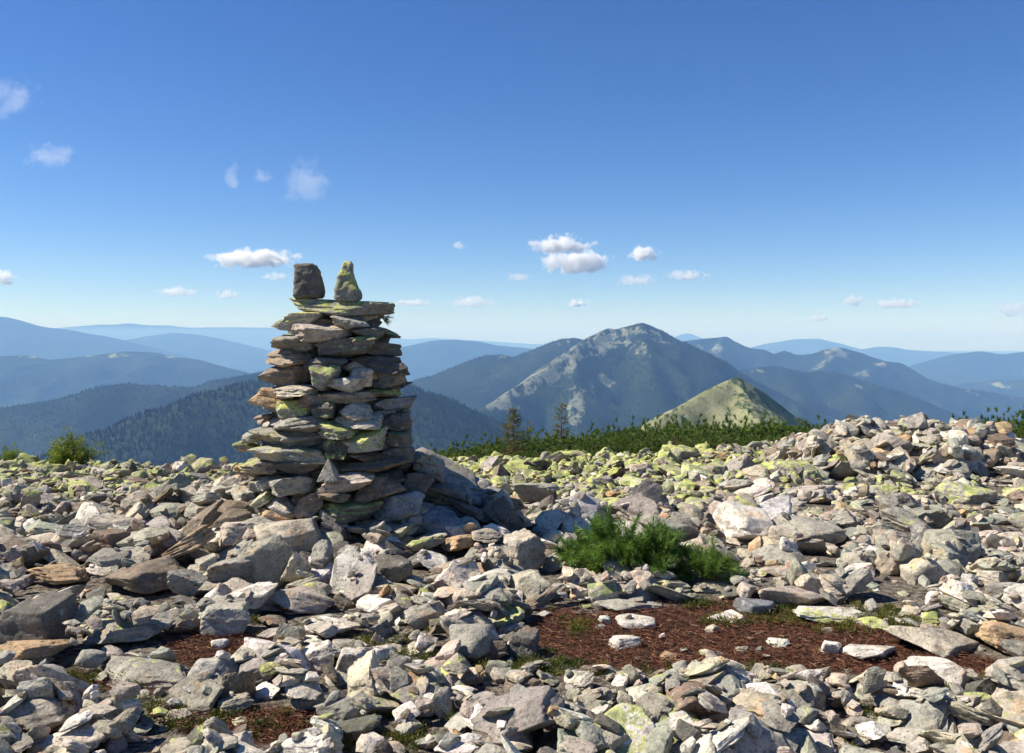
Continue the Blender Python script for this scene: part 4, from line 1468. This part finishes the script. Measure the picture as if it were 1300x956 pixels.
# the main mountain
ridge_mesh('mountain', [[(560, 560, 4.9), (640, 510, 4.8), (700, 462, 4.75), (750, 427, 4.7), (765, 420, 4.68), (773, 416.5, 4.66), (782, 417.5, 4.64), (795, 414, 4.62), (808, 412, 4.6), (816, 410.5, 4.6), (825, 413, 4.6), (836, 418, 4.6), (850, 427, 4.62), (870, 436, 4.64), (900, 453, 4.66), (935, 471, 4.7), (1000, 505, 4.75), (1080, 545, 4.8)],
                        [(773, 416.5, 4.66), (752, 431, 4.45), (725, 447, 4.25), (690, 470, 4.02), (655, 492, 3.8), (618, 515, 3.6), (575, 546, 3.4), (520, 590, 3.2)],
                        [(816, 410.5, 4.6), (820, 440, 4.25), (830, 480, 3.9), (850, 530, 3.6)],
                        [(725, 447, 4.25), (735, 490, 3.85), (742, 540, 3.55)],
                        [(900, 453, 4.66), (905, 490, 4.2), (915, 540, 3.8)]],
           .62, 14, M_MTN, (150, 330, .5), bare=[(755, 439, 46, 15, -32, .92), (708, 466, 48, 19, -33, .86), (660, 495, 46, 18, -33, .84), (625, 512, 28, 13, -20, .7), (728, 520, 12, 26, 8, .62), (762, 479, 26, 8, 30, .55),
                                                 (792, 420, 34, 7, 0, .9), (830, 426, 26, 7, 20, .75), (806, 440, 30, 12, 25, .55), (750, 492, 10, 14, 0, .5), (735, 467, 30, 8, 30, .5)], seed=8, soft=6, profile_jag=7, forest=(11, 5, 10, .8))
ridge_mesh('forested_hill', [[(430, 540, 5.4), (505, 503, 5.5), (545, 478, 5.55), (590, 463, 5.6), (620, 451, 5.6), (636, 450, 5.6), (655, 455, 5.6), (672, 452, 5.6), (700, 437, 5.7), (718, 430, 5.7), (728, 429, 5.7), (742, 432, 5.7), (790, 440, 5.8), (860, 470, 5.9)]],
           .46, 26, M_MTN, (110, 480, .5), bare=[(700, 441, 30, 4, -20, .38), (642, 452, 10, 4, 0, .4)], seed=9, soft=50, forest=(16, 7, 12, .7))
# right hand ridges
ridge_mesh('forested_hill', [[(880, 500, 5.6), (930, 472, 5.6), (968, 466, 5.6), (985, 465, 5.6), (1005, 470, 5.6), (1023, 473, 5.6), (1040, 471, 5.6), (1056, 472, 5.6), (1072, 478, 5.6), (1113, 495, 5.5), (1160, 512, 5.4), (1200, 527, 5.3), (1240, 541, 5.2), (1330, 580, 5.1), (1420, 620, 5.0)]],
           .44, 28, M_MTN, (110, 460, .5), bare=[(962, 472, 10, 4, 0, .6), (1092, 492, 8, 4, 20, .5)], seed=12, soft=50, forest=(17, 7, 12, .7))
ridge_mesh('mountain', [[(830, 450, 8.2), (862, 434, 8.2), (880, 431, 8.2), (900, 429.5, 8.2), (915, 428, 8.2), (923, 427.5, 8.2), (935, 434, 8.1), (948, 440, 8.1), (968, 443, 8.0), (982, 449, 8.0), (996, 445, 8.0), (1012, 450, 7.9), (1030, 449, 7.8), (1046, 444, 7.7), (1062, 440.5, 7.7), (1070, 441, 7.7), (1090, 447, 7.6), (1110, 454, 7.6), (1124, 458, 7.5), (1140, 460, 7.5), (1156, 472, 7.4), (1180, 482, 7.3), (1220, 492, 7.2), (1270, 500, 7.1), (1340, 507, 7.0), (1480, 525, 7)],
                        [(1064, 440.5, 7.7), (1050, 460, 7.2), (1040, 480, 6.8)], [(1124, 458, 7.5), (1090, 475, 7.1), (1085, 490, 6.9)], [(916, 428, 8.2), (912, 445, 7.7), (905, 460, 7.4)]],
           .62, 34, M_MTN, (150, 520, .5), bare=[(912, 440, 9, 13, 12, .8), (885, 441, 10, 6, 30, .6), (1060, 449, 20, 8, 0, .85), (1040, 461, 14, 6, -30, .62), (1093, 478, 15, 9, -30, .75), (1120, 463, 12, 4, 0, .8), (1018, 465, 8, 4, 0, .5), (1250, 500, 40, 5, 10, .30)], seed=14, soft=12, profile_jag=12)
ridge_mesh('far_hill', [[(1120, 486, 12.5), (1165, 465, 12.5), (1200, 455, 12.5), (1225, 448, 12.5), (1244, 446, 12.5), (1262, 449, 12.4), (1280, 450, 12.3), (1300, 447, 12.2), (1360, 441, 12), (1450, 446, 12)]],
           .34, 70, M_FAR, (150, 1100, .5), seed=15, soft=150)
ridge_mesh('far_hill', [[(1200, 495, 9.5), (1240, 485, 9.5), (1270, 482, 9.4), (1310, 481, 9.3), (1400, 474, 9.2)]], .30, 60, M_FAR, (130, 900, .5), bare=[(1280, 488, 40, 4, 0, .45)], seed=16, soft=100)
ridge_mesh('far_hill', [[(930, 452, 22), (965, 443, 22), (990, 434, 22), (1012, 430.5, 22), (1035, 430, 22), (1052, 434, 22), (1070, 439, 22), (1095, 444, 22), (1118, 440, 21), (1130, 440.5, 21), (1150, 444, 21), (1200, 447, 21), (1260, 452, 21), (1350, 450, 21)]],
           .36, 130, M_FAR, (190, 1800, .5), seed=17, soft=250)
ridge_mesh('far_hill', [[(820, 444, 27), (850, 433, 27), (862, 427, 27), (872, 423, 27), (880, 426, 27), (892, 431, 27), (930, 440, 27)]], .5, 130, M_FAR, (160, 1500, .5), seed=18, soft=120)
# left hand ridges
ridge_mesh('far_hill', [[(-260, 470, 8), (-120, 458, 8.2), (0, 452, 8.4), (30, 451, 8.5), (62, 457, 8.5), (100, 453, 8.6), (135, 449, 8.6), (160, 446, 8.7), (188, 447, 8.7), (205, 454, 8.7), (215, 457, 8.7), (232, 454, 8.7), (245, 456, 8.7), (262, 462, 8.6), (285, 468, 8.6), (310, 474, 8.6), (335, 482, 8.5), (400, 492, 8.4), (470, 510, 8.3)]],
           .34, 42, M_FAR, (120, 620, .5), bare=[(80, 452, 60, 3.5, 0, .9), (145, 450, 30, 5, 0, .8), (216, 452, 8, 4, 0, .7)], seed=20, soft=80)
ridge_mesh('far_hill', [[(-200, 390, 15), (-60, 396, 15), (0, 402, 15), (20, 408, 15), (45, 414, 15), (80, 418, 15.2), (120, 425, 15.4), (150, 436, 15.6), (175, 444, 15.8), (230, 460, 16)]], .34, 90, M_FAR, (170, 1200, .5), seed=21, soft=150)
ridge_mesh('far_hill', [[(70, 455, 19), (120, 440, 19), (165, 431, 19), (195, 426, 19), (222, 422.5, 19), (240, 424, 19), (265, 430, 19), (290, 437, 19), (330, 444, 19), (380, 452, 19), (430, 462, 19)]], .30, 110, M_FAR, (170, 1400, .5), seed=22, soft=200)
ridge_mesh('far_hill', [[(-80, 424, 34), (40, 419, 34), (90, 415, 34), (128, 412, 34), (142, 412.5, 34), (163, 410.5, 34), (180, 413, 34), (210, 413, 34), (240, 416, 34), (290, 415.5, 34), (340, 416, 34), (400, 420, 34), (470, 426, 34), (520, 431, 34), (550, 429, 34), (600, 432, 34), (680, 437, 34), (760, 432, 34), (800, 436, 34), (900, 442, 34), (1100, 446, 34), (1300, 446, 34), (1420, 444, 34)]],
           .22, 220, M_FAR, (200, 2500, .5), seed=23, soft=300)
ridge_mesh('far_hill', [[(440, 452, 14), (500, 445, 14), (530, 438, 14), (556, 432, 14), (575, 431, 14), (600, 433, 14), (625, 438, 14), (660, 441, 14), (700, 446, 14), (760, 460, 14)]], .32, 80, M_FAR, (150, 1000, .5), seed=24, soft=140)

# forest on the near slopes: one object, conifers as narrow cones
FP = np.concatenate(FOREST_PTS)
print('forest trees', len(FP))
if len(FP) > 170000:
    FP = FP[np.random.RandomState(1).choice(len(FP), 170000, replace=False)]
n = len(FP); ns = 5
an = np.linspace(0, 6.283, ns, endpoint=False)
fr = np.random.RandomState(2)
rot = fr.rand(n)[:, None] * 6.28
h = FP[:, 3]; rd = h * fr.uniform(.17, .26, n)
V = np.zeros((n, ns + 1, 3))
V[:, :ns, 0] = FP[:, 0, None] + np.cos(an + rot) * rd[:, None]
V[:, :ns, 1] = FP[:, 1, None] + np.sin(an + rot) * rd[:, None]
V[:, :ns, 2] = FP[:, 2, None] + h[:, None] * .05
V[:, ns, :2] = FP[:, :2]; V[:, ns, 2] = FP[:, 2] + h
tt = np.array([(i, (i + 1) % ns, ns) for i in range(ns)])
T = (tt[None] + (np.arange(n) * (ns + 1))[:, None, None]).reshape(-1, 3)
sh = np.repeat(fr.rand(n), ns + 1)
me = mesh_np('forest_shape', V.reshape(-1, 3), T, False, {'shade': ('FLOAT', sh)})
m = NT('conifer_forest')
c = m.mix(m.attr('shade').outputs['Fac'], (.010, .019, .010), (.026, .038, .017))
me.materials.append(m.surf(m.bsdf(c, .9, None, .1)))
tag(link('forest', me), 'dark conifer forest covering the near mountain slopes', 'forest', kind='stuff')


print('T7', round(_tm.time() - _T0, 1))
# ------------------------------------------------------------------ clouds (above the haze)
def cloud_material():
    m = NT('cloud_vapour')
    tc = m.n('ShaderNodeTexCoord').outputs['Object']
    cell = m.attr('cell', 'OBJECT').outputs['Fac']
    thick = m.attr('thick', 'OBJECT').outputs['Fac']
    pos = m.n('ShaderNodeNewGeometry').outputs['Position']
    p = m.n('ShaderNodeVectorMath', operation='SCALE', i_0=pos)
    m.t.links.new(m.math('DIVIDE', 1.0, cell), p.inputs['Scale'])
    n = m.noise(p.outputs[0], 1.5, 5, .62, .3)
    sp = m.n('ShaderNodeSeparateXYZ', i_0=tc)
    r = m.n('ShaderNodeVectorMath', operation='LENGTH', i_0=tc).outputs['Value']
    f = m.math('ADD', m.math('MULTIPLY', m.math('SUBTRACT', .62, r), 1.0), m.math('MULTIPLY', m.math('SUBTRACT', n, .5), 2.3))
    base = m.mr(sp.outputs[2], -.62, -.38)
    d = m.math('MULTIPLY', m.math('MULTIPLY', m.mr(f, .0, .35), base), m.mr(r, .98, .80))
    d = m.math('DIVIDE', m.math('MULTIPLY', d, thick), cell)
    v = m.n('ShaderNodeVolumePrincipled', i_Color=(.99, .99, .99, 1), i_Density=d, i_Anisotropy=.25)
    m.t.links.new(v.outputs[0], m.out.inputs['Volume'])
    return m.m


M_CLOUD = cloud_material()
CLOUDS = [
    (4, 126, 66, 38, 2, 'wispy white cloud cut by the upper left edge'), (64, 198, 56, 24, 2, 'small wispy cloud below the upper left cloud'),
    (388, 231, 50, 38, 2, 'torn wispy cloud highest above the cairn'), (333, 223, 20, 16, 2, 'faint little cloud left of the torn wispy cloud'),
    (296, 225, 16, 24, 2, 'faintest streak of cloud above the cairn'), (322, 329, 108, 24, 0, 'long puffy white cloud left of the cairn top'),
    (226, 371, 46, 10, 1, 'thin flat cloud below the long puffy cloud'), (290, 374, 26, 10, 1, 'small cloud right of the thin flat cloud'),
    (350, 351, 28, 8, 2, 'faint cloud left of the dark upright stone'), (6, 354, 26, 18, 0, 'small white cloud at the left edge low in the sky'),
    (712, 312, 74, 22, 0, 'white puffy cloud, upper of the central pair'), (734, 335, 92, 28, 0, 'white puffy cloud, lower and wider of the central pair'),
    (817, 323, 42, 18, 0, 'small round white cloud right of the central pair'), (871, 350, 48, 12, 1, 'thin white cloud right and below the small round cloud'),
    (734, 385, 26, 10, 0, 'small white cloud above the main mountain ridge'), (524, 385, 40, 8, 1, 'thin cloud just right of the cairn top'),
    (600, 384, 54, 12, 1, 'streaky cloud between the cairn and the main mountain'), (583, 312, 14, 8, 2, 'tiny faint cloud left of the central pair'),
    (1040, 404, 26, 7, 1, 'small low cloud over the right ridges'), (1084, 382, 24, 12, 2, 'greyish round cloud over the right ridges'),
    (1137, 386, 54, 9, 2, 'greyish long cloud over the right ridges'), (1286, 394, 44, 18, 1, 'cloud cut by the right edge low in the sky'),
    (658, 352, 26, 7, 2, 'faint small cloud left below the central pair'), (808, 356, 44, 10, 2, 'faint cloud below the small round cloud'),
]
kr = np.random.RandomState(6)
for (cx, cy, w, h, ty, lab) in CLOUDS:
    el = (HOR - cy) / F
    D = min(1650 / max(el, .03), 52000)
    wm = w / F * D; hm = h / F * D
    V, T = _ICO[3]
    me = mesh_np('cloud_shape', V, T, True)
    me.materials.append(M_CLOUD)
    p = P(cx, cy, D)
    k_ = {0: (.74, .85), 1: (.80, 1.0), 2: (.9, 1.15)}[ty]
    o = link('cloud', me, loc=p.tolist(), scl=(wm * k_[0], max(hm, wm * .35), hm * k_[1]))
    o['cell'] = float(hm); o['thick'] = {0: 5.5, 1: 1.6, 2: 1.0}[ty]
    if cy < 240:
        o['thick'] = .32
    elif cx > 1000:
        o['thick'] = 1.8
    tag(o, lab, 'cloud', 'small fair-weather clouds')

# ------------------------------------------------------------------ haze
HZ = 62000.0
ztop = 420.0
zb = -861.0
vv = [(-HZ, -HZ, zb), (HZ, -HZ, zb), (HZ, HZ, zb), (-HZ, HZ, zb), (-HZ, -HZ, ztop), (HZ, -HZ, ztop), (HZ, HZ, ztop), (-HZ, HZ, ztop)]
me = bpy.data.meshes.new('haze_shape')
me.from_pydata(vv, [], [(0, 3, 2, 1), (4, 5, 6, 7), (0, 1, 5, 4), (1, 2, 6, 5), (2, 3, 7, 6), (3, 0, 4, 7)])
m = NT('haze_air')
pv = m.n('ShaderNodeVolumePrincipled')
pv.inputs['Color'].default_value = (.27, .52, 1.0, 1)
pv.inputs['Absorption Color'].default_value = (.78, .90, 1, 1)
pv.inputs['Density'].default_value = .80e-4
pv.inputs['Anisotropy'].default_value = .0
m.t.links.new(pv.outputs[0], m.out.inputs['Volume'])
me.materials.append(m.m)
tag(link('haze', me), kind='stuff')

# ------------------------------------------------------------------ light, sky, camera
SUN_EL = math.radians(47)
SUN_AZ = math.radians(-87)        # from the left, a little behind the cairn (0 = straight ahead, clockwise positive)
sd = Vector((math.sin(SUN_AZ) * math.cos(SUN_EL), math.cos(SUN_AZ) * math.cos(SUN_EL), math.sin(SUN_EL)))
sun = bpy.data.lights.new('sun', 'SUN')
sun.energy = 5.0; sun.angle = math.radians(.53); sun.color = (1.0, .94, .84)
so = bpy.data.objects.new('sun', sun); COL.objects.link(so)
so.rotation_euler = sd.to_track_quat('Z', 'Y').to_euler()
so.location = (-30, 10, 40)
w = bpy.data.worlds.new('World'); scene.world = w; w.use_nodes = True
nt = w.node_tree; nt.nodes.clear()
sky = nt.nodes.new('ShaderNodeTexSky'); sky.sky_type = 'NISHITA'; sky.sun_disc = False
sky.sun_elevation = SUN_EL; sky.sun_rotation = SUN_AZ
sky.altitude = 1700; sky.air_density = 1.0; sky.dust_density = .1; sky.ozone_density = 4.5
bg = nt.nodes.new('ShaderNodeBackground'); bg.inputs[1].default_value = .080
ou = nt.nodes.new('ShaderNodeOutputWorld')
hs = nt.nodes.new('ShaderNodeHueSaturation'); hs.inputs['Saturation'].default_value = 1.22; hs.inputs['Hue'].default_value = .511
nt.links.new(sky.outputs[0], hs.inputs['Color']); nt.links.new(hs.outputs[0], bg.inputs[0]); nt.links.new(bg.outputs[0], ou.inputs[0])

cam = bpy.data.cameras.new('camera')
cam.sensor_width = 36; cam.lens = F / W0 * 36
cam.shift_y = -(H0 / 2 - HOR) / W0
cam.clip_start = .05; cam.clip_end = 200000
co = bpy.data.objects.new('camera', cam); COL.objects.link(co)
co.location = (0, 0, EYE); co.rotation_euler = (math.pi / 2, 0, 0)
scene.camera = co
scene.view_settings.view_transform = 'Standard'
scene.view_settings.look = 'None'
scene.view_settings.gamma = 1.0
scene.view_settings.exposure = 0.72
scene.cycles.use_denoising = True
try:
    scene.cycles.denoiser = 'OPENIMAGEDENOISE'
except Exception:
    pass
scene.cycles.max_bounces = 8
scene.cycles.diffuse_bounces = 2
scene.cycles.transparent_max_bounces = 40
scene.cycles.volume_bounces = 5
scene.cycles.use_adaptive_sampling = True
scene.cycles.adaptive_threshold = .02
